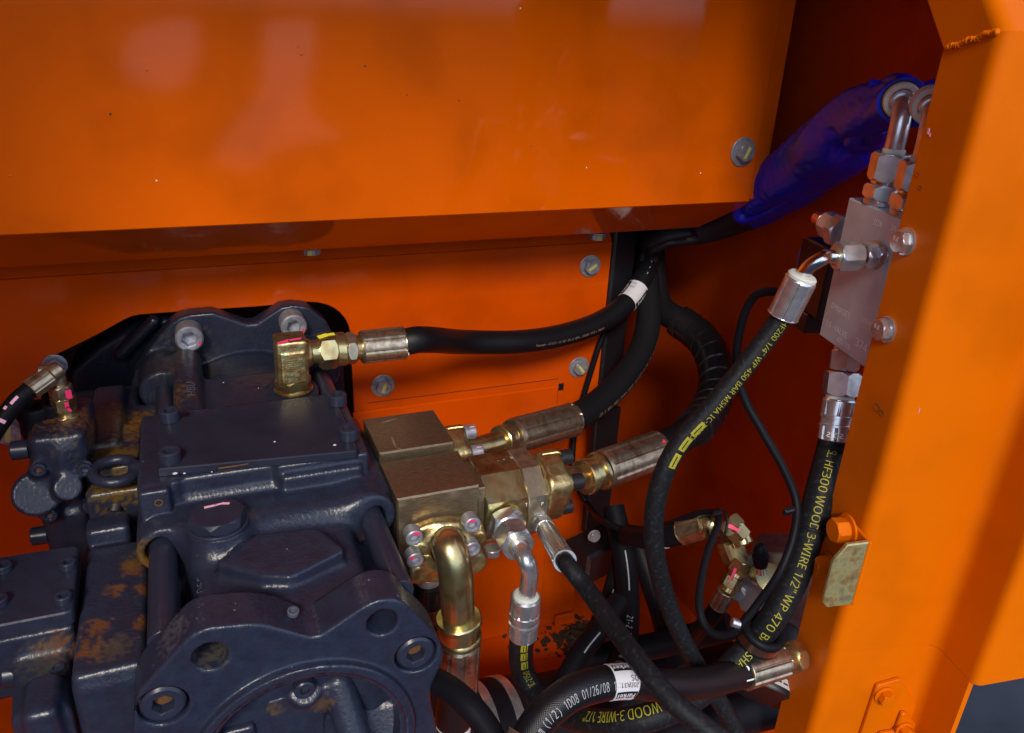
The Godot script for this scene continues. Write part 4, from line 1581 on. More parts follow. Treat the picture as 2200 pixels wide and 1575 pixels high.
# the two rough halves of a flange clamp on a face whose outward normal is n; «up» runs along the long side
func flange_pair(t: Node3D, p: Vector3, n: Vector3, up: Vector3, half: float, thick_: float, bolt: String, knurl: bool) -> void:
	var side := n.cross(up).normalized()
	var fr := Transform3D(Basis(up, side, up.cross(side)), p)
	var sgn := 1.0 if up.cross(side).dot(n) > 0.0 else -1.0
	var c := Cast.new()
	var w := half * 0.62
	var oval := []
	for i in 20:
		var a := TAU * i / 20.0
		var ca := cos(a)
		var sa := sin(a)
		oval.append(Vector2(signf(ca) * pow(absf(ca), 0.7) * half, signf(sa) * pow(absf(sa), 0.7) * half * 0.80))
	c.outline(fr, flat(oval), 0.0 if sgn > 0 else -thick_ * 0.75, thick_ * 0.75 if sgn > 0 else 0.0, 0.004)
	c.cyl(p + n * thick_ * 0.4, p + n * thick_ * 1.0, half * 0.62, 0.004, 0.010)
	var holes := [up * w + side * w * 0.68, up * w - side * w * 0.68, -up * w + side * w * 0.68, -up * w - side * w * 0.68]
	for h in holes:
		c.cyl(p + h, p + h + n * thick_ * 0.86, 0.0095, 0.002, 0.004)
	c.cyl(p + n * 0.004, p + n * (thick_ + 0.02), half * 0.42, 0.001, 0.002, true)
	c.box(p - Vector3(0.0, 0.05, 0.0007) + n * 0.003, p + Vector3(thick_ + 0.02, 0.05, 0.0007), 0.0003, 0.0, true)
	var e := half * 1.4
	cast_obj("split_flange", c, p - Vector3(0.004, e, e), p + Vector3(thick_ + 0.006, e, e), 0.0022, M.gold_rough, t)
	for h in holes:
		var q: Vector3 = p + h + n * thick_ * 0.86
		var b := socket_bolt(t, q, n, 0.0078, 0.0125, 0.0042, bolt, 0.3, knurl)
		if knurl:
			var k := MB.new()
			obox(k, q + n * 0.008 + (Vector3.UP + Vector3.BACK * 0.7).normalized() * 0.0079, Basis(n, n.cross((Vector3.UP + Vector3.BACK * 0.7).normalized()), (Vector3.UP + Vector3.BACK * 0.7).normalized()), Vector3(0.005, 0.005, 0.0006), 0.0001)
			obj("paint_mark", k, M.marker_pale_pink, b)

# ---------------------------------------------------------------- hoses
func hose_thing(called: String, label: String, pts: Array, r: float, mat_name: String, group := "", at := Vector3.INF) -> Array:
	var q := path(pts)
	var t := thing(called, at if at != Vector3.INF else q.p[q.p.size() / 2], label, "hose", group)
	var m := MB.new()
	tube(m, q, r, 24)
	obj("hose_body", m, M[mat_name], t)
	return [t, q]

# crimped sleeve from a to b (a is the end away from the hose)
func ferrule(t: Node3D, a: Vector3, b: Vector3, r: float, mat_name: String, style := 0, called := "ferrule") -> MeshInstance3D:
	var m := MB.new()
	var l := a.distance_to(b)
	var pr := []
	if style == 0:       # long crimped sleeve with flats
		pr = [[0.0, r * 0.7], [0.0, r * 0.93], [l * 0.03, r * 0.97], [l * 0.05, r, 2], [l * 0.965, r, 2], [l * 0.985, r * 1.02], [l, r * 1.0], [l, r * 0.86]]
	elif style == 1:     # silver sleeve with two raised rings
		pr = [[0.0, r * 0.62], [0.0, r * 0.93], [l * 0.04, r], [l * 0.38, r, 2], [l * 0.39, r * 1.035], [l * 0.45, r * 1.035], [l * 0.46, r * 0.96], [l * 0.60, r * 0.96], [l * 0.61, r * 1.035], [l * 0.66, r * 1.035], [l * 0.67, r * 0.985, 2], [l * 0.98, r * 0.985, 2], [l, r * 0.95], [l, r * 0.85]]
	else:                # plain sleeve with a turned-out end
		pr = [[0.0, r * 0.7], [0.0, r * 0.92], [l * 0.05, r * 0.95, 2], [l * 0.88, r, 2], [l * 0.93, r * 1.06], [l * 0.97, r * 1.06], [l, r * 1.02], [l, r * 0.85]]
	lathe(m, a, b - a, pr, 64)
	return obj(called, m, M[mat_name], t, 24.0)

func nut(t: Node3D, a: Vector3, b: Vector3, r: float, mat_name: String, turn := 0.0, called := "hex_nut") -> MeshInstance3D:
	var m := MB.new()
	hexnut(m, a, b - a, r, 0.0, a.distance_to(b), turn)
	return obj(called, m, M[mat_name], t)

func collar(t: Node3D, a: Vector3, b: Vector3, r: float, mat_name: String, called := "collar") -> MeshInstance3D:
	var m := MB.new()
	cyl(m, a, b, r, minf(0.0012, r * 0.12), 40)
	return obj(called, m, M[mat_name], t)

func pipe(t: Node3D, pts: Array, r: float, mat_name: String, called := "bent_tube") -> Path:
	var q := path(pts, 0.003)
	var m := MB.new()
	tube(m, q, r, 32)
	obj(called, m, M[mat_name], t)
	return q

func hose_label(t: Node3D, q: Path, d: float, w: float, r: float, ang: float, arc: float) -> MeshInstance3D:
	var m := MB.new()
	tube(m, q, r + 0.0004, 32, d, d + w)
	return obj("paper_label", m, M.label_white, t)

func text_on(t: Node3D, text: String, h: float, place: Callable, mat_name: String, font := "Droid Sans", bold := false, called := "printed_lettering") -> void:
	var m := MB.new()
	letters(m, text, h, place, font, bold)
	obj(called, m, M[mat_name], t)

# black and white name panels on a paper label: letters left white on a black strip
func name_strip(t: Node3D, q: Path, d: float, ang: float, r: float, w: float, ht: float, way: float) -> void:
	var m := MB.new()
	var rr := r + 0.0006
	var n := 10
	for s in [[-0.5, -0.36], [0.36, 0.5]]:
		pass
	for i in n:
		for j in 3:
			var pts := []
			for k in [[0, 0], [1, 0], [1, 1], [0, 1]]:
				var f := q.at(d + w * (i + k[0]) / n)
				var th: float = ang + (ht * ((j + k[1]) / 3.0 - 0.5)) / rr
				pts.append(f[0] + (f[2] * cos(th) + f[1].cross(f[2]) * sin(th)) * rr)
			var st := m.v.size()
			for p in pts:
				m.add(p)
			m.quad(st, st + 1, st + 2, st + 3)
	m.mark = m.t.size()
	obj("name_strip", m, M.print_black, t)
	m = MB.new()
	var from := d + (w * 0.12 if way > 0 else w * 0.88)
	letters(m, "Parker", ht * 0.62, on_hose(q, from, ang, rr + 0.0002, way), "Droid Sans", true)
	obj("name_lettering", m, M.label_white, t)

func hoses() -> void:
	var O := Vector3.ZERO
	# ---- elbow on the pump and the hose that leaves it
	var pb := PY(631, 838, -0.3815)
	var zc := pb.z
	var t := thing("elbow_fitting", pb, "square bodied yellow zinc elbow with a pink stroke standing on the pump", "pipe fitting")
	collar(t, pb, pb + Vector3(0, 0.004, 0), 0.0205, "gold_zinc", "base_flange")
	nut(t, pb + Vector3(0, 0.003, 0), pb + Vector3(0, 0.016, 0), 0.0198, "gold_zinc", 0.2)
	var yb: float = PZ(636, 815, zc).y
	var ytop: float = PZ(632, 722, zc).y
	var ya: float = PZ(668, 757, zc).y
	var bc := Vector3(pb.x, 0, zc)
	var m := MB.new()
	lathe(m, Vector3(pb.x, pb.y + 0.015, zc), Vector3.UP, [[0, 0.015], [0.004, 0.0155], [0.007, 0.0125], [0.011, 0.0125]], 36)
	obj("neck", m, M.gold_zinc, t)
	var cc := Cast.new()
	cc.base = Color(1, 1, 1)
	cc.box(Vector3(pb.x - 0.0165, yb - 0.002, zc - 0.016), Vector3(pb.x + 0.0155, ytop, zc + 0.016), 0.0035)
	cc.cyl(Vector3(pb.x, yb - 0.012, zc), Vector3(pb.x, yb + 0.01, zc), 0.0145, 0.002, 0.006)
	cc.cyl(Vector3(pb.x, ya, zc), Vector3(pb.x + 0.021, ya, zc), 0.0145, 0.002, 0.004)
	cc.box(Vector3(pb.x - 0.012, yb + 0.003, zc + 0.010), Vector3(pb.x + 0.012, ytop - 0.012, zc + 0.0172), 0.001, 0.002)
	var body := cast_obj("body", cc, Vector3(pb.x - 0.022, yb - 0.02, zc - 0.022), Vector3(pb.x + 0.026, ytop + 0.006, zc + 0.022), 0.0016, M.gold_rough, t)
	m = MB.new()
	for j in 7:
		for i in (8 - j if j > 1 else 8):
			var k := Vector3(pb.x + (i - (8 - j if j > 1 else 8) * 0.5 + 0.5) * 0.0022, (yb + ytop) * 0.5 + 0.004 - j * 0.0024, zc + 0.0172)
			block(m, k, k + Vector3(0.0012, 0.0013, 0.0005), 0.0)
	obj("raised_dots", m, M.gold_zinc, body)
	stroke(body, [PZ(597, 738, zc + 0.0160), PZ(620, 731, zc + 0.0160), PZ(646, 727, zc + 0.0160)], Vector3.BACK, 0.0026, "marker_pink")
	var ax := func(u: float) -> Vector3: return Vector3(PZ(u, 757 - (u - 668) * 0.105, zc).x, ya, zc)
	var hh := thing("upper_pressure_hose", ax.call(900), "black hose from the square elbow sweeping right to a white paper label", "hose")
	collar(hh, ax.call(664), ax.call(690), 0.0128, "gold_zinc", "threaded_neck")
	nut(hh, ax.call(684), ax.call(722), 0.0200, "gold_zinc", 0.1)
	collar(hh, ax.call(721), ax.call(742), 0.0182, "gold_zinc")
	nut(hh, ax.call(743), ax.call(764), 0.0178, "brass_bright", 0.35)
	collar(hh, ax.call(763), ax.call(778), 0.0135, "gold_zinc")
	ferrule(hh, ax.call(775), ax.call(868), 0.0182, "ferrule_silver")
	var nt: Vector3 = ax.call(702)
	stroke(hh, [nt + Vector3(-0.008, 0.0176, 0.004), nt + Vector3(0.0, 0.0182, 0.001), nt + Vector3(0.008, 0.0178, -0.001)], Vector3(0, 0.95, 0.3).normalized(), 0.005, "marker_yellow_bright")
	var hr := 0.0150
	var q := path([ax.call(860), ax.call(900) + Vector3(0, 0.002, 0), PZ(1000, 735, -0.850), PZ(1120, 734, -0.865), PZ(1220, 717, -0.885), PZ(1300, 686, -0.905), PZ(1352, 644, -0.925), PZ(1385, 590, -0.95), PZ(1400, 540, -0.985), PZ(1405, 480, -1.02)])
	m = MB.new()
	tube(m, q, hr, 28)
	obj("hose_body", m, M.rubber_weave, hh)
	var dl := near(q, PZ(1352, 650, -0.925))
	hose_label(hh, q, dl - 0.005, 0.035, hr, 0, 0)
	var an := q.face(dl + 0.01, O)
	text_on(hh, "20EA402", 0.0036, round_hose(q, dl + 0.016, an - 0.3, hr + 0.0006, -1.0), "print_black", "Droid Sans Mono")
	text_on(hh, "20112070", 0.0036, round_hose(q, dl + 0.023, an - 0.3, hr + 0.0006, -1.0), "print_black", "Droid Sans Mono")
	name_strip(hh, q, dl - 0.003, an - 1.15, hr, 0.030, 0.008, 1.0)
	name_strip(hh, q, dl - 0.003, an + 1.05, hr, 0.030, 0.008, 1.0)
	text_on(hh, "Parker 471ST-12 WP 28.0 MPa (4000 PSI) DN19", 0.0034, on_hose(q, dl - 0.185, an + 1.0, hr, 1.0), "print_copper", "Droid Sans Mono")
	m = MB.new()
	for i in 8:
		var d := dl + 0.045 + i * 0.0105
		letters(m, "-", 0.010, on_hose(q, d, q.face(d, O) + 0.1, hr, 1.0))
	obj("layline_dashes", m, M.print_white, hh)
	m = MB.new()
	lathe(m, ax.call(868) + Vector3(0.0006, -0.0075, 0.014), Vector3.RIGHT, [[0, 0.0022], [0.001, 0.0018]], 10)
	obj("paint_dot", m, M.paint_white, hh)

	# ---- hose from the rear port block
	var a := Vector3(0.2222, -0.432, -0.697)
	var f0 := PZ(1085, 944, -0.715)
	var f1 := PZ(1100, 938, -0.719)
	var f2 := PZ(1228, 902, -0.755)
	var arr := hose_thing("rear_discharge_hose", "thick black hose curving up from the rear port block through a brownish crimped ferrule", [f2 + (f1 - f2) * 0.15, f2, PZ(1290, 862, -0.79), PZ(1345, 805, -0.83), PZ(1382, 740, -0.87), PZ(1395, 670, -0.91), PZ(1390, 600, -0.955), PZ(1386, 540, -0.99), PZ(1388, 470, -1.04)], 0.0172, "rubber_matte", "thick discharge hoses")
	t = arr[0]
	q = arr[1]
	pipe(t, [a + Vector3(0.002, 0, 0), a + Vector3(0.026, 0.001, -0.002), PZ(1070, 950, -0.710), f0], 0.0125, "gold_zinc")
	collar(t, PZ(1074, 948, -0.711), f0, 0.0172, "gold_zinc")
	collar(t, f0, f1, 0.0150, "gold_zinc")
	ferrule(t, f1, f2, 0.0205, "ferrule_gold")
	text_on(t, "20.5 MPa MAX.2900-5800 FLEXIT 4-SH 25 mm (1)", 0.0050, on_hose(q, 0.05, q.face(0.10, O) + 1.0, 0.0172, 1.0), "print_copper", "Droid Sans Mono")
	# ---- hose from the outer block, with its spiral guard
	a = Vector3(0.318, -0.438, -0.622)
	var g0 := PZ(1262, 1022, -0.640)
	var g1 := PZ(1292, 1010, -0.645)
	var g2 := PZ(1414, 966, -0.665)
	arr = hose_thing("looped_discharge_hose", "thick black hose from the outer block looping up inside a black spiral guard", [g2 + (g1 - g2) * 0.15, g2, PZ(1460, 942, -0.685), PZ(1506, 905, -0.72), PZ(1536, 850, -0.76), PZ(1538, 790, -0.80), PZ(1510, 730, -0.85), PZ(1460, 690, -0.89), PZ(1420, 660, -0.93), PZ(1405, 600, -0.97), PZ(1402, 520, -1.0), PZ(1402, 460, -1.03)], 0.0185, "rubber_matte", "thick discharge hoses")
	t = arr[0]
	q = arr[1]
	pipe(t, [a, a + Vector3(0.016, 0.0015, -0.002), PZ(1250, 1027, -0.638), g0], 0.0128, "gold_zinc")
	collar(t, PZ(1253, 1026, -0.6385), PZ(1266, 1021, -0.641), 0.0195, "gold_zinc")
	collar(t, PZ(1266, 1021, -0.641), PZ(1284, 1014, -0.6438), 0.0175, "gold_zinc")
	collar(t, PZ(1284, 1014, -0.6438), g1, 0.0215, "gold_zinc")
	ferrule(t, g1, g2, 0.0218, "ferrule_gold")
	var d0 := near(q, PZ(1490, 920, -0.70))
	m = MB.new()
	var sq := path([q.at(d0)[0], q.at(d0 + 0.03)[0], q.at(d0 + 0.07)[0], q.at(d0 + 0.11)[0], q.at(d0 + 0.16)[0], q.at(d0 + 0.20)[0], q.at(d0 + 0.24)[0]], 0.0022)
	tube(m, sq, func(s, th): return 0.0240 - (0.0022 if fposmod(s / 0.024 - th / TAU, 1.0) < 0.13 else 0.0008 * fposmod(s / 0.024 - th / TAU, 1.0)), 36)
	obj("spiral_guard", m, M.plastic_black, t)
	text_on(t, "22", 0.011, on_hose(q, 0.034, q.face(0.04, O) + 0.15, 0.0185, 1.0), "print_white", "Droid Serif")
	var fd := (g2 - g1).normalized()
	var toeye := (O - g2)
	toeye = (toeye - fd * toeye.dot(fd)).normalized()
	m = MB.new()
	lathe(m, g2 - fd * 0.006 + toeye.rotated(fd, -0.3) * 0.0212, toeye.rotated(fd, -0.3), [[0, 0.0022], [0.0012, 0.002]], 12)
	obj("paint_dot", m, M.marker_pink, t)
	m = MB.new()
	lathe(m, g2 - fd * 0.012 + toeye.rotated(fd, 0.35) * 0.0212, toeye.rotated(fd, 0.35), [[0, 0.0026], [0.0012, 0.0024]], 8)
	obj("paint_dot", m, M.print_black, t)
	m = MB.new()
	lathe(m, g2 + fd * 0.002 + toeye.rotated(fd, 0.8) * 0.018, toeye.rotated(fd, 0.8), [[0, 0.0034], [0.0012, 0.003]], 12)
	obj("paint_dot", m, M.paint_white, t)

	# ---- big bent pipe from the front block and the hose below it
	var fz := -0.5863
	var p0 := PZ(956, 1160, fz)
	t = thing("suction_pipe_hose", PD(985, 1500, 0.76), "fat shiny yellow zinc bent pipe dropping from the front block into a crimped hose", "hose")
	pipe(t, [p0, p0 + Vector3(0.001, -0.001, 0.020), PZ(962, 1168, fz + 0.036), PZ(974, 1205, fz + 0.047), PZ(981, 1262, fz + 0.050), PZ(984, 1320, fz + 0.048), PZ(985, 1345, fz + 0.047)], 0.0152, "gold_zinc")
	var lp := func(u: float, v: float) -> Vector3: return PZ(u, v, fz + 0.047)
	m = MB.new()
	lathe(m, lp.call(985, 1326), lp.call(988, 1380) - lp.call(985, 1326), [[0, 0.0154], [0.0, 0.0200], [0.0012, 0.0212], [0.006, 0.0212], [0.0072, 0.0195], [0.020, 0.0190], [0.022, 0.0205], [0.0245, 0.0205], [0.026, 0.019]], 48)
	obj("collar", m, M.gold_zinc, t)
	ferrule(t, lp.call(988, 1376), lp.call(982, 1478), 0.0196, "ferrule_gold")
	q = path([lp.call(984, 1466), lp.call(980, 1500), lp.call(974, 1545), lp.call(966, 1620)])
	m = MB.new()
	tube(m, q, 0.0176, 28)
	obj("hose_body", m, M.rubber_weave, t)
	var ld := near(q, lp.call(972, 1548))
	hose_label(t, q, ld - 0.002, 0.030, 0.0176, 0, 0)
	an = q.face(ld, O)
	text_on(t, "DS", 0.0042, round_hose(q, ld + 0.004, an + 0.1, 0.0184, -1.0), "print_black", "Droid Sans", true)
	text_on(t, "20118", 0.0042, round_hose(q, ld + 0.010, an + 0.1, 0.0184, -1.0), "print_black", "Droid Sans")
	text_on(t, "12572", 0.0042, round_hose(q, ld + 0.016, an + 0.1, 0.0184, -1.0), "print_black", "Droid Sans")
	name_strip(t, q, ld + 0.001, an + 0.75, 0.0178, 0.026, 0.009, 1.0)

	# ---- silver elbow hose: from the outer block, round under, up to the valve
	var z0 := -0.5938
	var s0 := PZ(1082, 1118, z0)
	t = thing("wood_grade_hose", PD(1300, 1540, 0.70), "black hose lettered in yellow looping from the silver elbow under everything up to the valve", "hose")
	collar(t, s0, s0 + Vector3(0.001, -0.002, 0.005), 0.0188, "zinc", "seal_ring")
	var sd := (Vector3(0.22, -0.30, 1.0)).normalized()
	sd = (PZ(1113, 1172, z0 + 0.046) - s0).normalized()
	nut(t, s0 + sd * 0.004, s0 + sd * 0.020, 0.0180, "zinc", 0.3)
	collar(t, s0 + sd * 0.019, s0 + sd * 0.024, 0.0140, "chrome")
	nut(t, s0 + sd * 0.023, s0 + sd * 0.047, 0.0170, "zinc", 0.0)
	collar(t, s0 + sd * 0.046, s0 + sd * 0.050, 0.0098, "brass_bright")
	var e1: Vector3 = s0 + sd * 0.046
	pipe(t, [e1, e1 + sd * 0.012, PZ(1131, 1205, z0 + 0.066), PZ(1138, 1232, z0 + 0.068), PZ(1134, 1268, z0 + 0.066), PZ(1131, 1292, z0 + 0.065)], 0.0080, "zinc")
	var wp := func(u: float, v: float) -> Vector3: return PZ(u, v, z0 + 0.065)
	collar(t, wp.call(1131, 1276), wp.call(1129, 1288), 0.0118, "nylon", "seal_ring")
	ferrule(t, wp.call(1130, 1280), wp.call(1123, 1366), 0.0140, "zinc", 1)
	var wr := 0.0116
	var VA := PD(1793, 945, 0.700)
	var wq := path([wp.call(1123, 1360), PD(1119, 1400, 0.762), PD(1124, 1445, 0.772), PD(1150, 1492, 0.766), PD(1205, 1532, 0.735), PD(1290, 1552, 0.690), PD(1380, 1545, 0.668), PD(1470, 1510, 0.675), PD(1545, 1455, 0.695), PD(1612, 1388, 0.70), PD(1662, 1325, 0.690), PD(1704, 1248, 0.688), PD(1738, 1150, 0.690), PD(1764, 1050, 0.695), VA + Vector3(-0.001, -0.012, 0), VA + Vector3(0, 0.006, 0)])
	m = MB.new()
	tube(m, wq, func(s, th): return wr * (1.0 + 0.10 * smoothstep(0.30, 0.5, s)), 28)
	obj("hose_body", m, M.rubber_wrap, t)
	var wa := func(d: float) -> float: return wq.face(d, O)
	var wl := wq.length()
	for i in 3:
		var d := 0.003 + i * 0.0120
		var f := wq.face(d + 0.005, O) - 0.30
		m = MB.new()
		bar_on(m, wq, d, d + 0.0100, f, wr, 0.0066)
		var yblock := obj("yellow_block", m, M.print_yellow, t)
		m = MB.new()
		bar_on(m, wq, d + 0.001, d + 0.0092, f - 0.16, wr + 0.0002, 0.0008)
		bar_on(m, wq, d + 0.002, d + 0.0090, f + 0.06, wr + 0.0002, 0.0006)
		obj("block_line", m, M.rubber_matte, yblock)
	text_on(t, "IC-215/0", 0.0068, on_line(wq, 0.068, wq.face(0.068, O) - 0.25, 0.042, wq.face(0.042, O) - 0.30, wr, -1.0, 0.80), "print_yellow")
	var wd0 := near(wq, PD(1248, 1548, 0.71))
	var wpt := on_hose(wq, wd0, wq.face(wd0, O) - 0.50, wr * 1.04, -1.0)
	text_on(t, "WP 470 BAR", 0.0088, func(x, y): return wpt.call(x * 0.5, y), "print_yellow")
	var cd := near(wq, PD(1468, 1511, 0.675))
	var ba: float = wq.face(near(wq, PD(1390, 1540, 0.622)), O) - 0.45
	var wpt2 := on_hose(wq, cd, ba, wr * 1.10, -1.0)
	text_on(t, "HF300 WOOD 3-WIRE 1/2\"", 0.0092, func(x, y): return wpt2.call(x * 0.62, y), "print_yellow")
	text_on(t, "SEL", 0.0080, on_hose(wq, near(wq, PD(1506, 1488, 0.665)), ba, wr * 1.11, -1.0), "print_yellow", "Droid Sans", true)
	var ud := near(wq, PD(1740, 1145, 0.645))
	var u1 := near(wq, PD(1662, 1325, 0.685))
	text_on(t, "SEL. HF300 WOOD 3-WIRE 1/2\" WP 470 BAR MSHA IC-215/0", 0.0074, on_line(wq, wl - 0.010, wq.face(wl - 0.012, O) + 0.10, u1, wq.face(u1, O) + 0.25, wr * 1.10, -1.0, 0.98), "print_yellow")
	# upper end of it under the valve
	var tb := PD(1818, 752, 0.693)
	var tx := VA - tb
	var tdir := tx.normalized()
	var tl := tx.length()
	collar(t, tb + tdir * -0.006, tb + tdir * 0.004, 0.0105, "zinc")
	nut(t, tb, tb + tdir * tl * 0.22, 0.0135, "zinc", 0.2)
	nut(t, tb + tdir * tl * 0.24, tb + tdir * tl * 0.50, 0.0160, "zinc", 0.0)
	collar(t, tb + tdir * tl * 0.49, tb + tdir * tl * 0.56, 0.0118, "nylon", "seal_ring")
	ferrule(t, tb + tdir * tl * 0.54, VA, 0.0146, "zinc", 1)
	text_on(t, "SOIS", 0.0050, func(x, y): return tb + tdir * (tl * 0.93 - y * 0.9) + (-N1).cross(tdir).normalized() * 0.0 + (toward(tb, tdir).rotated(tdir, (x - 0.007) / 0.0146)) * 0.0147, "paint_white", "Droid Sans", false, "stamped_marks")

	# ---- thin hose from the end plate
	var n0 := PZ(1160, 1118, -0.5932)
	var nd := (PD(1214, 1206, 0.672) - n0)
	var nl := nd.length()
	nd = nd.normalized()
	arr = hose_thing("drain_hose", "thin grey hose running from the end plate down across the lettered hoses", [n0 + nd * nl * 0.9, n0 + nd * nl * 1.05, PD(1255, 1258, 0.655), PD(1310, 1335, 0.62), PD(1372, 1420, 0.582), PD(1440, 1502, 0.560), PD(1510, 1560, 0.55), PD(1580, 1610, 0.545)], 0.0076, "rubber_wrap")
	t = arr[0]
	q = arr[1]
	nut(t, n0, n0 + nd * 0.011, 0.0105, "zinc", 0.2)
	collar(t, n0 + nd * 0.010, n0 + nd * 0.016, 0.0082, "chrome")
	nut(t, n0 + nd * 0.015, n0 + nd * 0.031, 0.0108, "zinc", 0.0)
	ferrule(t, n0 + nd * 0.030, n0 + nd * nl, 0.0098, "zinc", 2)
	m = MB.new()
	for s in [[0.20, 0.235], [0.31, 0.37]]:
		bar_on(m, q, s[0], s[1], q.face(0.25, O) + 1.2, 0.0078, 0.0022)
	obj("yellow_print", m, M.print_yellow, t)

	# ---- thin hose from the valve's side port
	var l0 := PD(1722, 598, 0.585)
	var l1 := PD(1682, 678, 0.60)
	var lr := 0.0080
	arr = hose_thing("pilot_signal_hose", "thin hose with yellow lettering hanging from the valve's silver side port", [l0.lerp(l1, 0.85), l1, PD(1650, 722, 0.605), PD(1590, 800, 0.61), PD(1520, 886, 0.615), PD(1462, 950, 0.62), PD(1425, 1020, 0.625), PD(1406, 1100, 0.635), PD(1408, 1190, 0.65), PD(1436, 1300, 0.68), PD(1480, 1400, 0.70), PD(1535, 1490, 0.72), PD(1580, 1570, 0.73), PD(1600, 1640, 0.73)], lr, "rubber_wrap")
	t = arr[0]
	q = arr[1]
	var c1 := near(q, PD(1560, 840, 0.612))
	ba = q.face(c1, O)
	text_on(t, "HF200 1/4\" WP 450 BAR MSHA IC-215/0", 0.0048, on_line(q, 0.006, q.face(0.006, O) - 0.6, 0.16, q.face(0.16, O) - 0.6, lr, 1.0), "print_yellow")
	for i in 3:
		m = MB.new()
		var d := near(q, PD(1502, 905, 0.616)) + i * 0.0155
		var f := q.face(d, O) - 0.55
		bar_on(m, q, d, d + 0.0125, f, lr, 0.0056)
		var yblock := obj("yellow_block", m, M.print_yellow, t)
		m = MB.new()
		bar_on(m, q, d + 0.002, d + 0.011, f + 0.05, lr + 0.0002, 0.0009)
		obj("block_line", m, M.rubber_matte, yblock)
	ferrule(t, l0, l1, 0.0118, "zinc", 0)
	collar(t, l0 + (l0 - l1).normalized() * 0.003, l0 + (l1 - l0).normalized() * 0.004, 0.0108, "nylon", "seal_ring")
	# tube and nuts on the side port
	var sp := PN(1884, 548, N1, K1 - 0.006)
	var sn := (N1 + Vector3(0, -0.02, 0.02)).normalized()
	collar(t, sp, sp + sn * 0.003, 0.0112, "brass_bright", "seal_ring")
	nut(t, sp + sn * 0.003, sp + sn * 0.012, 0.0108, "zinc", 0.1)
	collar(t, sp + sn * 0.011, sp + sn * 0.017, 0.0085, "chrome")
	nut(t, sp + sn * 0.016, sp + sn * 0.035, 0.0118, "zinc", 0.0)
	collar(t, sp + sn * 0.034, sp + sn * 0.037, 0.0070, "brass_bright")
	var k0: Vector3 = sp + sn * 0.034
	pipe(t, [k0, k0 + sn * 0.010, PD(1768, 555, 0.575), PD(1742, 570, 0.578), PD(1727, 588, 0.583), l0.lerp(l1, 0.1)], 0.0052, "chrome")

	# ---- labelled hose along the bottom
	var k1 := PD(1596, 1446, 0.70)
	var kr := 0.0127
	arr = hose_thing("labelled_return_hose", "black woven hose with a white printed label running along the bottom", [PD(1128, 1600, 0.575), PD(1150, 1560, 0.577), PD(1190, 1516, 0.580), PD(1245, 1482, 0.588), PD(1330, 1464, 0.602), PD(1420, 1472, 0.630), PD(1510, 1467, 0.665), k1, PD(1612, 1443, 0.704)], kr, "rubber_weave")
	t = arr[0]
	q = arr[1]
	ferrule(t, PD(1682, 1420, 0.722), k1, 0.0150, "ferrule_silver")
	collar(t, PD(1700, 1414, 0.727), PD(1678, 1421, 0.721), 0.0115, "gold_zinc")
	nut(t, PD(1716, 1409, 0.731), PD(1696, 1415, 0.7262), 0.0150, "gold_zinc")
	ferrule(t, PD(1090, 1680, 0.565), PD(1134, 1583, 0.576), 0.0150, "ferrule_silver")
	var b0 := near(q, PD(1306, 1467, 0.60))
	hose_label(t, q, b0, 0.020, kr, 0, 0)
	ba = q.face(b0 + 0.01, O)
	name_strip(t, q, b0 + 0.0008, ba + 0.82, kr, 0.0184, 0.0062, -1.0)
	name_strip(t, q, b0 + 0.0008, ba - 0.82, kr, 0.0184, 0.0062, -1.0)
	text_on(t, "DS", 0.0042, on_hose(q, b0 + 0.018, ba - 0.15, kr + 0.0006, -1.0), "print_black")
	text_on(t, "20EA31", 0.0034, on_hose(q, b0 + 0.018, ba + 0.22, kr + 0.0006, -1.0), "print_black")
	var bt := near(q, PD(1170, 1540, 0.61))
	var narrow := on_hose(q, b0 - 0.076, q.face(b0 - 0.05, O) + 0.42, kr, 1.0)
	text_on(t, "0.5 m (1/2) 1D08 01/26/08 10:34:3", 0.0068, func(x, y): return narrow.call(x * 0.52, y), "print_white", "Droid Sans Mono")
	m = MB.new()
	bar_on(m, q, near(q, k1) - 0.012, near(q, k1) - 0.001, ba + 0.4, kr, 0.0014)
	lathe(m, k1 + Vector3(-0.003, 0.0115, 0.006), Vector3(-0.3, 0.8, 0.5), [[0, 0.0028], [0.0012, 0.0024]], 12)
	obj("white_mark", m, M.paint_white, t)

func toward(p: Vector3, axis: Vector3) -> Vector3:
	var w := -p
	return (w - axis * w.dot(axis)).normalized()

func near(q: Path, p: Vector3) -> float:
	var best := 1e9
	var r := 0.0
	for i in q.p.size():
		var d := q.p[i].normalized().distance_to(p.normalized())
		if d < best:
			best = d
			r = q.s[i]
	return r

# a printed bar along a hose
func bar_on(m: MB, q: Path, d0: float, d1: float, ang: float, r: float, w: float) -> void:
	var n := maxi(2, int((d1 - d0) / 0.003))
	for i in n:
		for j in 3:
			var st := m.v.size()
			for k in [[0, 0], [1, 0], [1, 1], [0, 1]]:
				var f := q.at(lerpf(d0, d1, (i + k[0]) / float(n)))
				var th: float = ang + w * ((j + k[1]) / 3.0 - 0.5) / r
				m.add(f[0] + (f[2] * cos(th) + f[1].cross(f[2]) * sin(th)) * (r + 0.0002))
			m.quad(st, st + 1, st + 2, st + 3)
	m.mark = m.t.size()

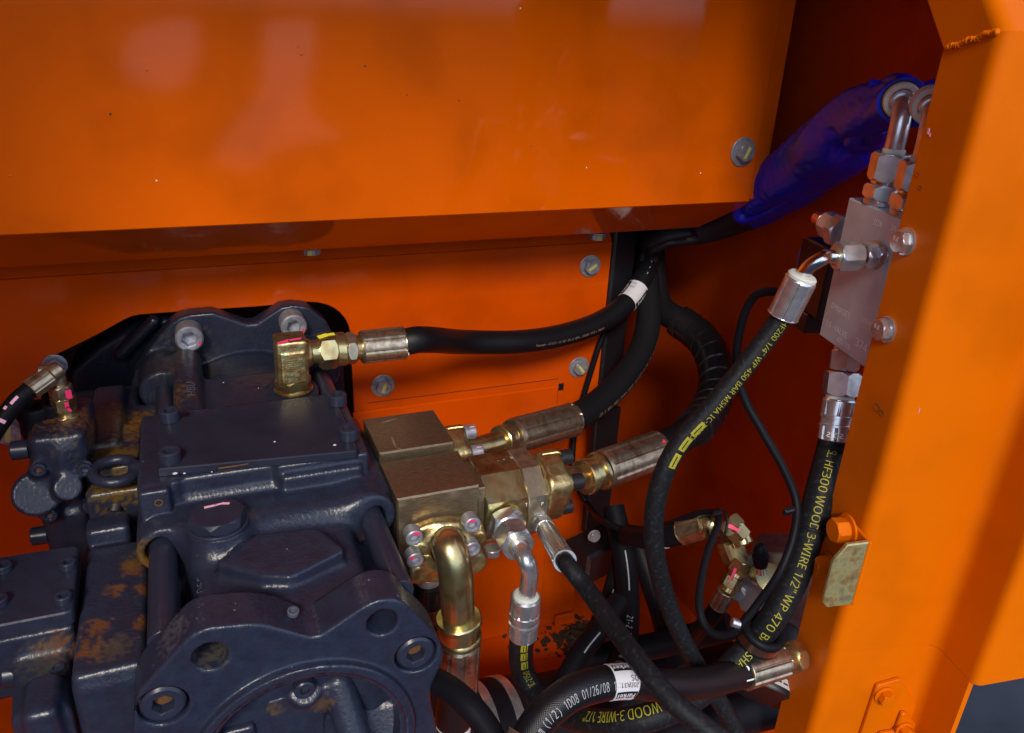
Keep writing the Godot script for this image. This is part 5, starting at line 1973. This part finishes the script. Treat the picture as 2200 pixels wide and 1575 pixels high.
# ---------------------------------------------------------------- valve block on the post
func valve() -> void:
	var K := K1 - 0.0065
	var o := PN(1760, 719, N1, K)
	var tl := PN(1822, 424, N1, K)
	var t := thing("steel_valve_block", o, "stamped grey steel valve block bolted behind the post's left edge", "valve")
	var h := tl.y - o.y
	var m := MB.new()
	prism(m, o, EN, Vector3.UP, flat([Vector2(0, 0), Vector2(0.07, 0), Vector2(0.07, h), Vector2(0, h)]), -0.040, 0.0008)
	obj("body", m, M.steel_block, t)
	m = MB.new()
	for s in [["DYNASET", 1787, 655, 0.0052], ["LS-VALVE", 1776, 692, 0.0052], ["40/08", 1798, 728, 0.0052], ["10000-B", 1850, 684, 0.0042], ["374", 1838, 733, 0.0072], ["LS", 1836, 516, 0.0046], ["DIN", 1878, 476, 0.0046], ["38", 1914, 488, 0.0044]]:
		letters(m, s[0], s[3], on_plane(PN(s[1], s[2], N1, K) + N1 * 0.0002, EN, Vector3.UP), "Droid Sans Mono")
	obj("stamped_marks", m, M.stamp_grey, t)
	m = MB.new()
	hexnut(m, PN(1898, 548, N1, K), N1, 0.0068, 0.0, 0.006, 0.4)
	cyl(m, PN(1898, 548, N1, K), PN(1898, 548, N1, K) + N1 * 0.0012, 0.0072)
	obj("plug_screw", m, M.zinc, t)
	# two risers with bent tubes
	for i in 2:
		var B: Vector3 = PY(1893, 440, tl.y)
		if i == 1:
			B = PY(1952, 464, tl.y)
		var u := Vector3.UP
		var r := thing("riser_tube", B, "silver nut stack and bent tube on the valve block, the one in full view" if i == 0 else "silver nut stack beside the full riser, half hidden by the post edge", "pipe fitting", "silver risers on the valve block")
		collar(r, B, B + u * 0.0055, 0.0140, "zinc")
		nut(r, B + u * 0.005, B + u * 0.0165, 0.0158, "zinc", 0.3)
		collar(r, B + u * 0.016, B + u * 0.0215, 0.0118, "chrome")
		nut(r, B + u * 0.0195, B + u * 0.0405, 0.0156, "zinc", 0.1)
		collar(r, B + u * 0.040, B + u * 0.0440, 0.0086, "nylon", "seal_ring")
		var far := Vector3(0.62, 0.06, -0.75).normalized()
		pipe(r, [B + u * 0.040, B + u * 0.056, B + u * 0.066 + far * 0.002, B + u * 0.0735 + far * 0.009, B + u * 0.076 + far * 0.020, B + u * 0.0765 + far * 0.04], 0.0074, "zinc")
		var e := B + u * 0.0764 + far * 0.018
		var ed := far
		if i == 0:
			mouth = e + far * 0.007
			mouth_dir = far
		m = MB.new()
		lathe(m, e, ed, [[0, 0.0090], [0.0, 0.0128], [0.0012, 0.0138], [0.012, 0.0142], [0.013, 0.012]], 32)
		obj("hose_socket", m, M.nylon, r)
		collar(r, e - ed * 0.003, e + ed * 0.002, 0.0098, "zinc")
	# relief cartridge behind the far edge
	var c := PN(1806, 497, N1, K - 0.016)
	var fd := (PN(1752, 466, N1, K - 0.012) - c).normalized()
	var rv := thing("relief_cartridge", c, "silver hexagon cartridge with a copper tinted pin left of the valve block", "valve")
	nut(rv, c - fd * 0.004, c + fd * 0.007, 0.0150, "zinc", 0.2)
	nut(rv, c + fd * 0.007, c + fd * 0.021, 0.0122, "zinc", 0.0)
	collar(rv, c + fd * 0.020, c + fd * 0.027, 0.0045, "chrome")
	collar(rv, c + fd * 0.026, c + fd * 0.036, 0.0062, "copper", "adjusting_pin")
	# solenoid plug
	var s0 := PN(1722, 505, N1, K - 0.020)
	var s1 := PN(1695, 692, N1, K - 0.020)
	var st := thing("solenoid_plug", s1, "black plastic solenoid connector with a blue tab left of the valve block", "connector")
	var sh := s0.y - s1.y
	m = MB.new()
	var wv := 0.046
	prism(m, s1 + Vector3(0, sh * 0.22, 0), EN, Vector3.UP, rounded([Vector2(-0.008, 0), Vector2(wv, 0), Vector2(wv, sh * 0.78), Vector2(-0.006, sh * 0.78)], 0.004), -0.030, 0.0018)
	obj("coil_housing", m, M.plastic_black, st)
	m = MB.new()
	prism(m, s1 + EN * -0.002 + N1 * 0.002, EN, Vector3.UP, rounded([Vector2(0, 0), Vector2(wv * 0.75, 0), Vector2(wv * 0.78, sh * 0.225), Vector2(0, sh * 0.225)], 0.003), -0.030, 0.0014)
	obj("plug_cover", m, M.plastic_black, st)
	m = MB.new()
	for i in 5:
		obox(m, s1 + EN * 0.014 + Vector3.UP * (sh * 0.05 + i * 0.0048) + N1 * 0.0021, Basis(EN, Vector3.UP, N1), Vector3(0.018, 0.001, 0.0006), 0.0)
	letters(m, "+", 0.007, on_plane(s1 + EN * 0.012 + Vector3.UP * sh * 0.11 + N1 * 0.0026, EN, Vector3.UP))
	obj("moulded_marks", m, M.slate_paint, st)
	m = MB.new()
	var bt := s1 + EN * -0.009 + Vector3.UP * sh * 0.72 - N1 * 0.006
	obox(m, bt, Basis(EN, Vector3.UP, N1), Vector3(0.008, 0.018, 0.006), 0.001)
	obj("locking_tab", m, M.blue_plastic, st)
	# ---- blue sleeve
	blue_sleeve()

func blue_sleeve() -> void:
	var pts := [mouth, mouth + mouth_dir * 0.012, PD(1868, 246, 0.735), PD(1815, 288, 0.80), PD(1750, 342, 0.895), PD(1690, 388, 0.975), PD(1640, 418, 1.02), PD(1580, 452, 1.06), PD(1500, 492, 1.10), PD(1420, 515, 1.11), PD(1396, 540, 1.15), PD(1390, 620, 1.18)]
	var rad := [0.0152, 0.0190, 0.028, 0.034, 0.036, 0.036, 0.036, 0.030, 0.023, 0.016, 0.013, 0.012]
	var q := path(pts, 0.0025)
	var t := thing("blue_cloth_sleeve", q.p[q.p.size() / 3], "crumpled bright blue cloth sleeve drooping from the valve behind the big cover", "cloth sleeve")
	var L0 := q.length()
	var fold := FastNoiseLite.new()
	fold.seed = 3
	fold.frequency = 1.0
	fold.fractal_octaves = 1
	var rf := func(s: float, th: float) -> float:
		var f := s / L0 * (rad.size() - 1)
		var i := clampi(int(f), 0, rad.size() - 2)
		var r: float = lerpf(rad[i], rad[i + 1], f - i)
		var open := smoothstep(0.0, 0.02, s)
		var w := fold.get_noise_3d(cos(th) * 0.7 + s * 4.0, sin(th) * 0.7 - s * 3.0, s * 5.0)
		var c1 := pow(1.0 - absf(sin(1.0 * th + s * 13.0 + w * 1.5)), 4.0)
		var c2 := pow(1.0 - absf(sin(0.5 * th - s * 15.0 + 1.3 + w * 1.2)), 5.0)
		var along := clampf(0.5 + fold.get_noise_2d(s * 6.0, cos(th) * 0.4) * 1.4, 0.0, 1.0)
		return r * (1.06 + open * (0.24 * w - 0.36 * c1 * (1.0 - along) - 0.30 * c2 * along + 0.02 * fold.get_noise_3d(cos(th) * 3.0, sin(th) * 3.0 + s * 40.0, s * 55.0))) * (0.98 + 0.14 * absf(cos(th + 0.6)))
	var m := MB.new()
	var cut := near(q, PD(1600, 440, 1.05))
	tube(m, q, rf, 96, 0.0, cut)
	obj("sleeve", m, M.blue_cloth, t, 60.0)
	m = MB.new()
	tube(m, q, rf, 48, cut - 0.006)
	obj("dark_tail", m, M.black_cloth, t, 60.0)
	# mouth of the sleeve with its dark lining and the wide flap to the right
	m = MB.new()
	tube(m, path([q.p[0] + (q.p[0] - q.p[2]).normalized() * 0.002, q.p[1] + (q.p[0] - q.p[2]).normalized() * 0.001]), 0.0150, 32)
	obj("lining", m, M.black_cloth, t)
	m = MB.new()
	var rr := []
	var a := PD(1895, 182, 0.69)
	var b := PD(1915, 268, 0.685)
	for i in 15:
		var f := i / 14.0
		var up := PD(lerpf(1890, 2060, f), 186 + 30 * sin(f * PI) * 1.0 - 30 * f, lerpf(0.690, 0.655, f))
		var lo := PD(lerpf(1905, 2050, f), 282 - 26 * sin(f * PI) + 10 * f, lerpf(0.685, 0.655, f))
		var bk := Vector3(0.003, 0, -0.004)
		rr.append([up, up + bk + Vector3(0, 0.003, 0), lo + bk + Vector3(0, -0.003, 0), lo])
	loft(m, rr)
	obj("flap", m, M.black_cloth, t)
	m = MB.new()
	var tp := []
	for i in 12:
		var f := i / 11.0
		tp.append(PD(lerpf(1870, 2060, f), 178 + 34 * sin(f * PI) - 34 * f + 2.0 * sin(f * 17.0), lerpf(0.683, 0.65, f)))
	tube(m, path(tp), func(s, th): return 0.0040 + 0.0008 * sin(s * 200.0), 12)
	var bp := []
	for i in 10:
		var f := i / 9.0
		bp.append(PD(lerpf(1895, 2050, f), 288 - 26 * sin(f * PI) + 12 * f, lerpf(0.676, 0.65, f)))
	tube(m, path(bp), 0.0022, 10)
	obj("hem", m, M.blue_cloth, t)

# ---------------------------------------------------------------- manifold and fittings low in the right corner
func corner_fittings() -> void:
	var t := thing("corner_manifold", PD(1650, 1290, 0.78), "dull grey alloy manifold low in the corner behind the lettered hose", "manifold")
	var d := 0.80
	var m := MB.new()
	var o := PD(1640, 1260, d)
	var n := (Vector3(-0.72, 0.15, 0.66)).normalized()
	var ux := Vector3(n.z, 0, -n.x).normalized()
	var uy := n.cross(ux)
	var poly := []
	for s in [[1606, 1196], [1622, 1186], [1680, 1188], [1740, 1215], [1735, 1400], [1690, 1395], [1640, 1330], [1592, 1312], [1580, 1290]]:
		var p := PN(s[0], s[1], n, n.dot(o)) - o
		poly.append(Vector2(p.dot(ux), p.dot(uy)))
	prism(m, o, ux, uy, flat(poly), -0.05, 0.0015)
	obj("body", m, M.alloy, t)
	flange_bolt(t, PN(1586, 1272, n, n.dot(o)), n, 0.0080, 0.0075, 0.006, 0.2, 99.0, "zinc", "zinc")
	m = MB.new()
	cyl(m, PD(1640, 1235, 0.79), PD(1655, 1240, 0.765), 0.014)
	obj("port_boss", m, M.gold_zinc, t)
	collar(t, PD(1680, 1262, 0.775), PD(1666, 1256, 0.765), 0.011, "brass_bright", "port_ring")
	# black dust cap
	t = thing("dust_cap", PD(1634, 1205, 0.76), "round topped black rubber dust cap on the grey manifold", "cap")
	m = MB.new()
	lathe(m, PD(1634, 1216, 0.765), PD(1634, 1165, 0.755) - PD(1634, 1216, 0.765), [[0, 0.0062], [0.006, 0.0074], [0.012, 0.0078], [0.0125, 0.0068], [0.018, 0.0066], [0.022, 0.0052], [0.0242, 0.0026]], 28)
	obj("cap", m, M.rubber_plain, t)
	collar(t, PD(1636, 1232, 0.768), PD(1634, 1216, 0.765), 0.005, "zinc")
	# brass elbow fittings
	t = thing("angled_adapter", PD(1590, 1150, 0.80), "yellow zinc adapter with a pink smear at the manifold's upper corner", "pipe fitting")
	var p := [PD(1560, 1125, 0.80), PD(1592, 1152, 0.795), PD(1614, 1206, 0.79)]
	nut(t, PD(1560, 1120, 0.805), PD(1582, 1142, 0.80), 0.0135, "gold_zinc", 0.1)
	nut(t, PD(1575, 1134, 0.80), PD(1596, 1158, 0.797), 0.0118, "gold_zinc", 0.4)
	collar(t, PD(1590, 1152, 0.798), PD(1600, 1172, 0.795), 0.0098, "gold_zinc")
	m = MB.new()
	obox(m, PD(1600, 1190, 0.793), Basis((p[2] - p[1]).normalized(), (p[2] - p[1]).normalized().cross(Vector3.BACK).normalized(), Vector3.BACK).orthonormalized(), Vector3(0.030, 0.022, 0.022), 0.003)
	obj("tee_body", m, M.gold_rough, t)
	stroke(t, [PD(1566, 1130, 0.786), PD(1574, 1133, 0.785), PD(1586, 1140, 0.785)], Vector3(-0.3, 0.6, 0.7).normalized(), 0.0040, "marker_pink")
	t = thing("lower_drain_line", PD(1560, 1260, 0.80), "small hose dropping from pink marked nuts under the angled adapter", "hose")
	nut(t, PD(1596, 1208, 0.80), PD(1582, 1232, 0.80), 0.0110, "gold_zinc", 0.3)
	collar(t, PD(1584, 1228, 0.80), PD(1578, 1240, 0.80), 0.0080, "gold_zinc")
	nut(t, PD(1578, 1240, 0.80), PD(1566, 1262, 0.80), 0.0105, "gold_zinc", 0.0)
	collar(t, PD(1567, 1260, 0.80), PD(1560, 1272, 0.80), 0.0080, "gold_zinc")
	ferrule(t, PD(1562, 1268, 0.80), PD(1543, 1302, 0.81), 0.0095, "ferrule_gold")
	pipe(t, [PD(1545, 1298, 0.81), PD(1530, 1322, 0.82), PD(1505, 1350, 0.85), PD(1480, 1380, 0.90)], 0.0088, "rubber_plain", "hose_body")
	stroke(t, [PD(1580, 1222, 0.787), PD(1576, 1232, 0.787), PD(1568, 1246, 0.787)], Vector3(-0.3, 0.4, 0.8).normalized(), 0.0030, "marker_pink")
	# hose with the short gold ferrule coming from the left
	t = thing("corner_supply_hose", PD(1470, 1145, 0.84), "short black hose with a brownish ferrule reaching the corner adapter from the left", "hose")
	var q := path([PD(1350, 1150, 0.95), PD(1390, 1155, 0.90), PD(1430, 1152, 0.865), PD(1470, 1142, 0.845)])
	m = MB.new()
	tube(m, q, 0.0125, 24)
	obj("hose_body", m, M.rubber_plain, t)
	hose_label(t, q, near(q, PD(1424, 1152, 0.866)), 0.008, 0.0125, 0, 0)
	ferrule(t, PD(1518, 1128, 0.825), PD(1466, 1143, 0.846), 0.0140, "ferrule_gold")
	m = MB.new()
	lathe(m, PD(1512, 1129, 0.827), PD(1548, 1118, 0.815) - PD(1512, 1129, 0.827), [[0, 0.008], [0.0, 0.0150], [0.003, 0.0155], [0.005, 0.0130], [0.007, 0.0130], [0.009, 0.0145], [0.013, 0.0140], [0.017, 0.0105]], 36)
	obj("collar", m, M.gold_zinc, t)
	# solenoid cable: one long loop
	t = thing("solenoid_cable", PD(1600, 900, 0.70), "thin black cable looping from the solenoid plug down beside the lettered hose", "cable")
	pipe(t, [PD(1700, 640, 0.63), PD(1655, 626, 0.64), PD(1618, 640, 0.655), PD(1592, 700, 0.67), PD(1582, 780, 0.68), PD(1598, 852, 0.685), PD(1640, 930, 0.685), PD(1685, 1010, 0.685), PD(1711, 1080, 0.684), PD(1705, 1150, 0.676), PD(1676, 1228, 0.672), PD(1630, 1295, 0.684), PD(1595, 1338, 0.69), PD(1560, 1364, 0.70), PD(1522, 1354, 0.71), PD(1503, 1310, 0.72), PD(1506, 1250, 0.735), PD(1522, 1180, 0.755), PD(1542, 1128, 0.775), PD(1540, 1104, 0.795), PD(1500, 1104, 0.82), PD(1450, 1122, 0.85), PD(1420, 1132, 0.88)], 0.0036, "rubber_plain", "cable_run")
	# cable ties
	var i := 0
	for s in [[1712, 1118, 0.680, "black cable tie clinching the cable to the lettered hose near the latch", Vector3(0.35, 0.9, 0.0), 0.0138], [1541, 1118, 0.79, "black cable tie with a raised head round the corner adapter", Vector3(0.9, -0.3, 0.2), 0.0165]]:
		var ct := thing("cable_tie", PD(s[0], s[1], s[2]), s[3], "cable tie", "black cable ties")
		m = MB.new()
		var c: Vector3 = (PD(1742, 1138, 0.690) if i == 0 else PD(s[0], s[1] + 12, s[2] + 0.006))
		var axn: Vector3 = s[4].normalized()
		if i == 0:
			axn = (PD(1738, 1150, 0.690) - PD(1764, 1050, 0.695)).normalized()
		var sa := side_of(axn)
		var ring := []
		for k in 25:
			var th := TAU * k / 24.0
			ring.append(c + (sa * cos(th) + axn.cross(sa) * sin(th)) * (s[5] as float))
		tube(m, path(ring, 0.003), 0.0014, 8)
		obj("strap", m, M.plastic_black, ct)
		m = MB.new()
		var hp: Vector3 = PD(s[0] - (18 if i == 0 else 0), s[1] - (20 if i == 0 else 14), s[2] - 0.004)
		obox(m, hp, Basis(Vector3(0.8, -0.2, 0.4).normalized(), 0.4), Vector3(0.009, 0.007, 0.005), 0.001)
		obj("head", m, M.plastic_black, ct)
		i += 1
	# rubber lined clip round the lettered hose
	t = thing("hose_clip", PD(1635, 1370, 0.70), "rubber lined round clip holding the lettered hose at its lower bend", "clamp")
	m = MB.new()
	var cc := PD(1632, 1364, 0.700)
	var hd := (PD(1612, 1388, 0.71) - PD(1662, 1325, 0.685)).normalized()
	for s in [[0.0165, 0.0042, -0.006], [0.0168, 0.0036, 0.006]]:
		var sa := side_of(hd)
		var ring := []
		for k in 29:
			var th := TAU * k / 28.0
			ring.append(cc + hd * s[2] + (sa * cos(th) + hd.cross(sa) * sin(th)) * s[0])
		tube(m, path(ring, 0.003), s[1], 10)
	obj("rubber_lining", m, M.rubber_plain, t)
	m = MB.new()
	lathe(m, cc - hd * 0.004, hd, [[0, 0.018], [0.0, 0.0205], [0.008, 0.0205], [0.008, 0.018]], 40)
	obj("metal_band", m, M.copper, t)
	collar(t, PD(1572, 1336, 0.69), PD(1590, 1342, 0.69), 0.004, "zinc", "screw")
	# filter canister
	t = thing("filter_canister", PD(1640, 1470, 0.80), "dark canister with a pale printed label under the labelled hose's silver ferrule", "filter")
	m = MB.new()
	var fc := PD(1648, 1452, 0.80)
	var dn := (PD(1638, 1494, 0.79) - fc).normalized()
	lathe(m, fc - dn * 0.05, dn, [[0, 0.03], [0.004, 0.034], [0.066, 0.034], [0.070, 0.031]], 48)
	obj("can", m, M.black_paint, t)
	m = MB.new()
	lathe(m, fc - dn * 0.02, dn, [[0, 0.0335], [0, 0.0343], [0.0345, 0.0343], [0.0345, 0.0335]], 48)
	var lab := obj("paper_label", m, M.label_dim, t)
	# lettering too small to read in the photo: short dark dashes of print
	obj("small_print", dashes(fc, dn), M.print_black, lab)

func dashes(fc: Vector3, dn: Vector3) -> MB:
	var m := MB.new()
	var r := RandomNumberGenerator.new()
	r.seed = 4
	for row in 5:
		var x := -0.024
		while x < 0.024:
			var w := r.randf_range(0.002, 0.006)
			for k in 1:
				var st := m.v.size()
				for c in [[0, 0], [1, 0], [1, 1], [0, 1]]:
					m.add(fc + dn * (-0.012 + row * 0.0055 + c[1] * 0.0016) + toward(fc, dn).rotated(dn, -(x + c[0] * w) / 0.0345) * 0.0345)
				m.quad(st, st + 1, st + 2, st + 3)
			x += w + r.randf_range(0.001, 0.002)
	m.mark = m.t.size()
	return m

# ---------------------------------------------------------------- the rest: dark pipes behind, small line at the left, dirt
func small_things() -> void:
	var m := MB.new()
	# fat black suction pipe across the bottom with its two steel bands
	var a := PZ(985, 1598, -0.72)
	var b := PZ(1560, 1486, -0.74)
	var t := thing("suction_pipe", (a + b) / 2, "fat black rubber suction pipe lying across the bottom with bright worm drive bands", "pipe")
	var q := path([a + (a - b).normalized() * 0.04, a, a.lerp(b, 0.35), a.lerp(b, 0.7) + Vector3(0, 0.01, -0.01), b, b + Vector3(0.10, -0.03, -0.05)])
	tube(m, q, func(s, th): return 0.072 if s > 0.125 else 0.076, 56)
	obj("rubber_body", m, M.rubber_plain, t)
	var ax := (b - a).normalized()
	for s in [[1012, 1575, 0.062], [1062, 1555, 0.100]]:
		var d: float = s[2]
		var f := q.at(d)
		m = MB.new()
		lathe(m, f[0] - f[1] * 0.0065, f[1], [[0, 0.074], [0, 0.0778], [0.001, 0.0782], [0.012, 0.0782], [0.013, 0.0778], [0.013, 0.074]], 72)
		var band := obj("steel_band", m, M.zinc, t)
		m = MB.new()
		var tw := toward(f[0], f[1]).rotated(f[1], 0.35)
		for i in 9:
			var w := tw.rotated(f[1], i * 0.055 - 0.5)
			obox(m, f[0] + w * 0.0782, Basis(f[1].rotated(w, 0.25), w.cross(f[1].rotated(w, 0.25)), w), Vector3(0.007, 0.0014, 0.0003), 0.0)
		obj("slots", m, M.print_black, band)
		m = MB.new()
		var w2 := tw.rotated(f[1], 0.28)
		cyl(m, f[0] + w2 * 0.084 - w2.cross(f[1]) * 0.012, f[0] + w2 * 0.084 + w2.cross(f[1]) * 0.012, 0.0060)
		hexnut(m, f[0] + w2 * 0.084 + w2.cross(f[1]) * 0.012, w2.cross(f[1]), 0.0058, 0.0, 0.006)
		hexnut(m, f[0] + w2 * 0.084 - w2.cross(f[1]) * 0.012, -w2.cross(f[1]), 0.0058, 0.0, 0.006)
		obj("worm_housing", m, M.zinc_dull, band)
	# black hoses hanging in the recess
	var sets := [
		["slim black hose crossing behind the others from upper right to lower left", [PD(1338, 1150, 1.02), PD(1322, 1240, 1.0), PD(1290, 1330, 0.96), PD(1240, 1420, 0.90), PD(1190, 1500, 0.86)], 0.0105, [[0.075, 0.125]]],
		["middle black hose hanging straight down in the recess with a white line", [PD(1318, 1090, 1.02), PD(1336, 1170, 1.0), PD(1348, 1260, 0.97), PD(1346, 1360, 0.92), PD(1325, 1450, 0.84), PD(1300, 1530, 0.76), PD(1270, 1610, 0.72)], 0.0140, [[0.06, 0.115]]],
		["right hand black hose of the recess slanting down towards the floor", [PD(1360, 1140, 1.05), PD(1392, 1230, 1.04), PD(1420, 1310, 1.02), PD(1440, 1380, 0.98), PD(1470, 1440, 0.95)], 0.0150, []],
		["dark hose crossing low behind the labelled hose beside the suction pipe", [PD(1330, 1290, 0.93), PD(1290, 1350, 0.90), PD(1250, 1400, 0.88), PD(1215, 1460, 0.86), PD(1170, 1530, 0.84)], 0.0120, [[0.055, 0.085]]],
		["thick black hose added lowest in the frame to darken the floor under the white label hose", [PD(1390, 1610, 0.80), PD(1480, 1566, 0.82), PD(1590, 1536, 0.85), PD(1700, 1512, 0.88)], 0.021, []],  # added as a dark layer over sunlit floor
		["black hose added along the top of the fat suction pipe to darken the recess", [PD(1225, 1425, 0.96), PD(1330, 1402, 0.95), PD(1450, 1378, 0.93), PD(1570, 1345, 0.90)], 0.015, []]]  # second added hose, also there to darken the bright sheet behind
	for s in sets:
		var arr := hose_thing("black_hose", s[0], s[1], s[2], "rubber_plain", "black hoses hanging in the recess")
		if s[3].size():
			m = MB.new()
			for k in s[3]:
				bar_on(m, arr[1], k[0], k[1], arr[1].face(k[0], Vector3.ZERO) - 0.2, s[2], 0.0016)
			obj("white_line", m, M.print_white, arr[0])
	var mid: Node3D = get_node("black_hose_001")
	if mid:
		var pq := path(sets[1][1])
		text_on(mid, "21-2 IP 17.2MPa (2500)", 0.0075, on_hose(pq, pq.length() - 0.23, pq.face(pq.length() - 0.15, Vector3.ZERO), 0.0140, 1.0), "print_white", "Droid Sans Mono")
	# dark wires down the bulkhead's edge
	t = thing("wiring_harness", PD(1262, 900, 1.05), "thin black wire running down the bulkhead's right edge and under the ferrule", "cable")
	pipe(t, [PZ(1374, 560, -1.02), PZ(1345, 622, -0.985), PZ(1312, 690, -0.948), PZ(1290, 735, -0.940), PZ(1266, 810, -0.938), PZ(1246, 880, -0.936), PZ(1232, 950, -0.93), PZ(1234, 1030, -0.90), PZ(1262, 1082, -0.88), PD(1300, 1122, 0.98), PD(1350, 1142, 0.95), PD(1400, 1148, 0.92)], 0.0042, "rubber_plain", "cable_run")
	# black plates standing in for the deep shade at the back of the recess
	t = thing("recess_shade_plates", PD(1290, 1090, 1.10), "black plates standing in for deep shade in the recess beside the bulkhead edge", "bracket")
	m = MB.new()
	obox(m, PD(1290, 1010, 1.20), Basis(Vector3.UP, 0.3), Vector3(0.05, 0.20, 0.012), 0.002)
	obox(m, PD(1275, 1190, 1.10), Basis(Vector3.UP, 0.3), Vector3(0.07, 0.05, 0.05), 0.004)
	obox(m, PD(1322, 640, 1.16), Basis(Vector3.UP, 0.3), Vector3(0.045, 0.30, 0.02), 0.003)
	obj("plate", m, M.black_paint, t)
	flange_bolt(t, PD(1275, 1150, 1.06), Vector3.BACK, 0.009, 0.008, 0.006, 0.2, 99.0, "zinc_dull", "zinc_dull")
	# sensor plug under the front block
	t = thing("sensor_plug", PZ(918, 1270, -0.61), "ribbed black sensor plug hanging under the front port block", "sensor")
	m = MB.new()
	var sp := PZ(920, 1250, -0.615)
	lathe(m, sp, Vector3(0.05, -1, 0.05), [[0, 0.012], [0.002, 0.0145], [0.026, 0.0150], [0.030, 0.011], [0.048, 0.0085]], 36)
	for i in 10:
		var w := Vector3(cos(i * 0.628), 0, sin(i * 0.628))
		obox(m, sp + Vector3(0, -0.014, 0) + w * 0.0150, Basis(Vector3.UP, -i * 0.628), Vector3(0.0016, 0.020, 0.003), 0.0004)
	obj("body", m, M.plastic_black, t)
	collar(t, sp + Vector3(0, 0.010, 0), sp, 0.0125, "zinc_dull")
	pipe(t, [sp + Vector3(0.002, -0.046, 0.002), sp + Vector3(0.006, -0.07, 0), sp + Vector3(0.002, -0.11, -0.01)], 0.004, "rubber_plain", "cable_run")
	# black hose passing before the ferrule at the bottom
	var fa := hose_thing("front_black_hose", "plain black hose emerging from behind the pump flange at the bottom", [PD(905, 1455, 0.66), PD(950, 1470, 0.63), PD(1000, 1508, 0.61), PD(1040, 1555, 0.60), PD(1070, 1610, 0.59)], 0.0100, "rubber_plain")
	# small line with banjo at the far left
	var b0 := PZ(146, 903, -0.740)
	t = thing("pilot_line_fitting", b0, "tarnished stacked fitting with pink stripes standing on the control valve", "pipe fitting")
	var up := Vector3.UP
	var yy := func(v: float) -> float: return PZ(143, v, b0.z).y
	nut(t, b0, Vector3(b0.x, yy.call(889), b0.z), 0.0128, "ferrule_gold", 0.2)
	collar(t, Vector3(b0.x, yy.call(892), b0.z), Vector3(b0.x, yy.call(874), b0.z), 0.0082, "gold_zinc")
	nut(t, Vector3(b0.x - 0.001, yy.call(880), b0.z), Vector3(b0.x - 0.001, yy.call(851), b0.z), 0.0102, "gold_zinc", 0.1)
	nut(t, Vector3(b0.x - 0.001, yy.call(850), b0.z), Vector3(b0.x - 0.001, yy.call(825), b0.z), 0.0100, "ferrule_gold", 0.4)
	var te := Vector3(b0.x - 0.001, yy.call(826), b0.z)
	pipe(t, [te, te + up * 0.008, te + Vector3(-0.004, 0.014, 0.002), te + Vector3(-0.014, 0.017, 0.004)], 0.0058, "ferrule_gold")
	stroke(t, [Vector3(b0.x + 0.006, yy.call(832), b0.z + 0.0088), Vector3(b0.x + 0.006, yy.call(846), b0.z + 0.0088)], Vector3.BACK, 0.005, "marker_pink")
	stroke(t, [Vector3(b0.x + 0.003, yy.call(856), b0.z + 0.0094), Vector3(b0.x + 0.003, yy.call(866), b0.z + 0.0094), Vector3(b0.x + 0.005, yy.call(874), b0.z + 0.0094)], Vector3.BACK, 0.0034, "marker_pink")
	m = MB.new()
	lathe(m, b0 + Vector3(0, -0.0012, 0), up, [[0, 0.016], [0.0016, 0.0145], [0.002, 0.012]], 22)
	obj("rust_ring", m, M.rust, t)
	var e0 := PZ(108, 806, -0.735)
	var e1 := PZ(64, 838, -0.725)
	var sa := hose_thing("left_pilot_hose", "small black hose with pink paint marks leaving the frame at the left", [e1, PZ(40, 858, -0.72), PZ(12, 892, -0.715), PZ(-20, 940, -0.71), PZ(-60, 1010, -0.70)], 0.0076, "rubber_plain", "", e1)
	ferrule(sa[0], e0, e1, 0.0094, "ferrule_gold")
	collar(sa[0], e0 + (e0 - e1).normalized() * 0.010, e0, 0.0075, "ferrule_gold")
	m = MB.new()
	var sq: Path = sa[1]
	for s in [[0.010, 0.017, 0.3, 0.0025], [0.020, 0.023, 0.5, 0.0025], [0.030, 0.033, -0.1, 0.005], [0.033, 0.040, 0.3, 0.002], [0.037, 0.040, 0.7, 0.002]]:
		bar_on(m, sq, s[0], s[1], sq.face(0.02, Vector3.ZERO) + s[2], 0.0076, s[3])
	obj("paint_mark", m, M.marker_pale_pink, sa[0])
	# dirt and leaf scraps on the floor
	m = MB.new()
	for i in 300:
		var g := Vector2(rng.randfn(0.0, 0.5), rng.randfn(0.0, 0.5))
		var c := PY(1245 + g.x * 95.0, 1372 + g.y * 40.0, YF)
		c.z = clampf(c.z, -0.944, -0.5)
		var s := absf(rng.randfn(0.0, 0.0028)) + 0.0008
		if g.length() < 0.5:
			s *= 1.6
		var bs := Basis.from_euler(Vector3(rng.randf_range(-0.5, 0.5), rng.randf() * TAU, rng.randf_range(-0.5, 0.5)))
		obox(m, c + Vector3(0, s * 0.3, 0), bs, Vector3(s * 2.2, s * 0.35, s * 1.5), 0.0)
	tag(obj("floor_dirt", m, M.dirt), "dark crumbled dirt and leaf scraps on the floor", "dirt", "", "stuff")
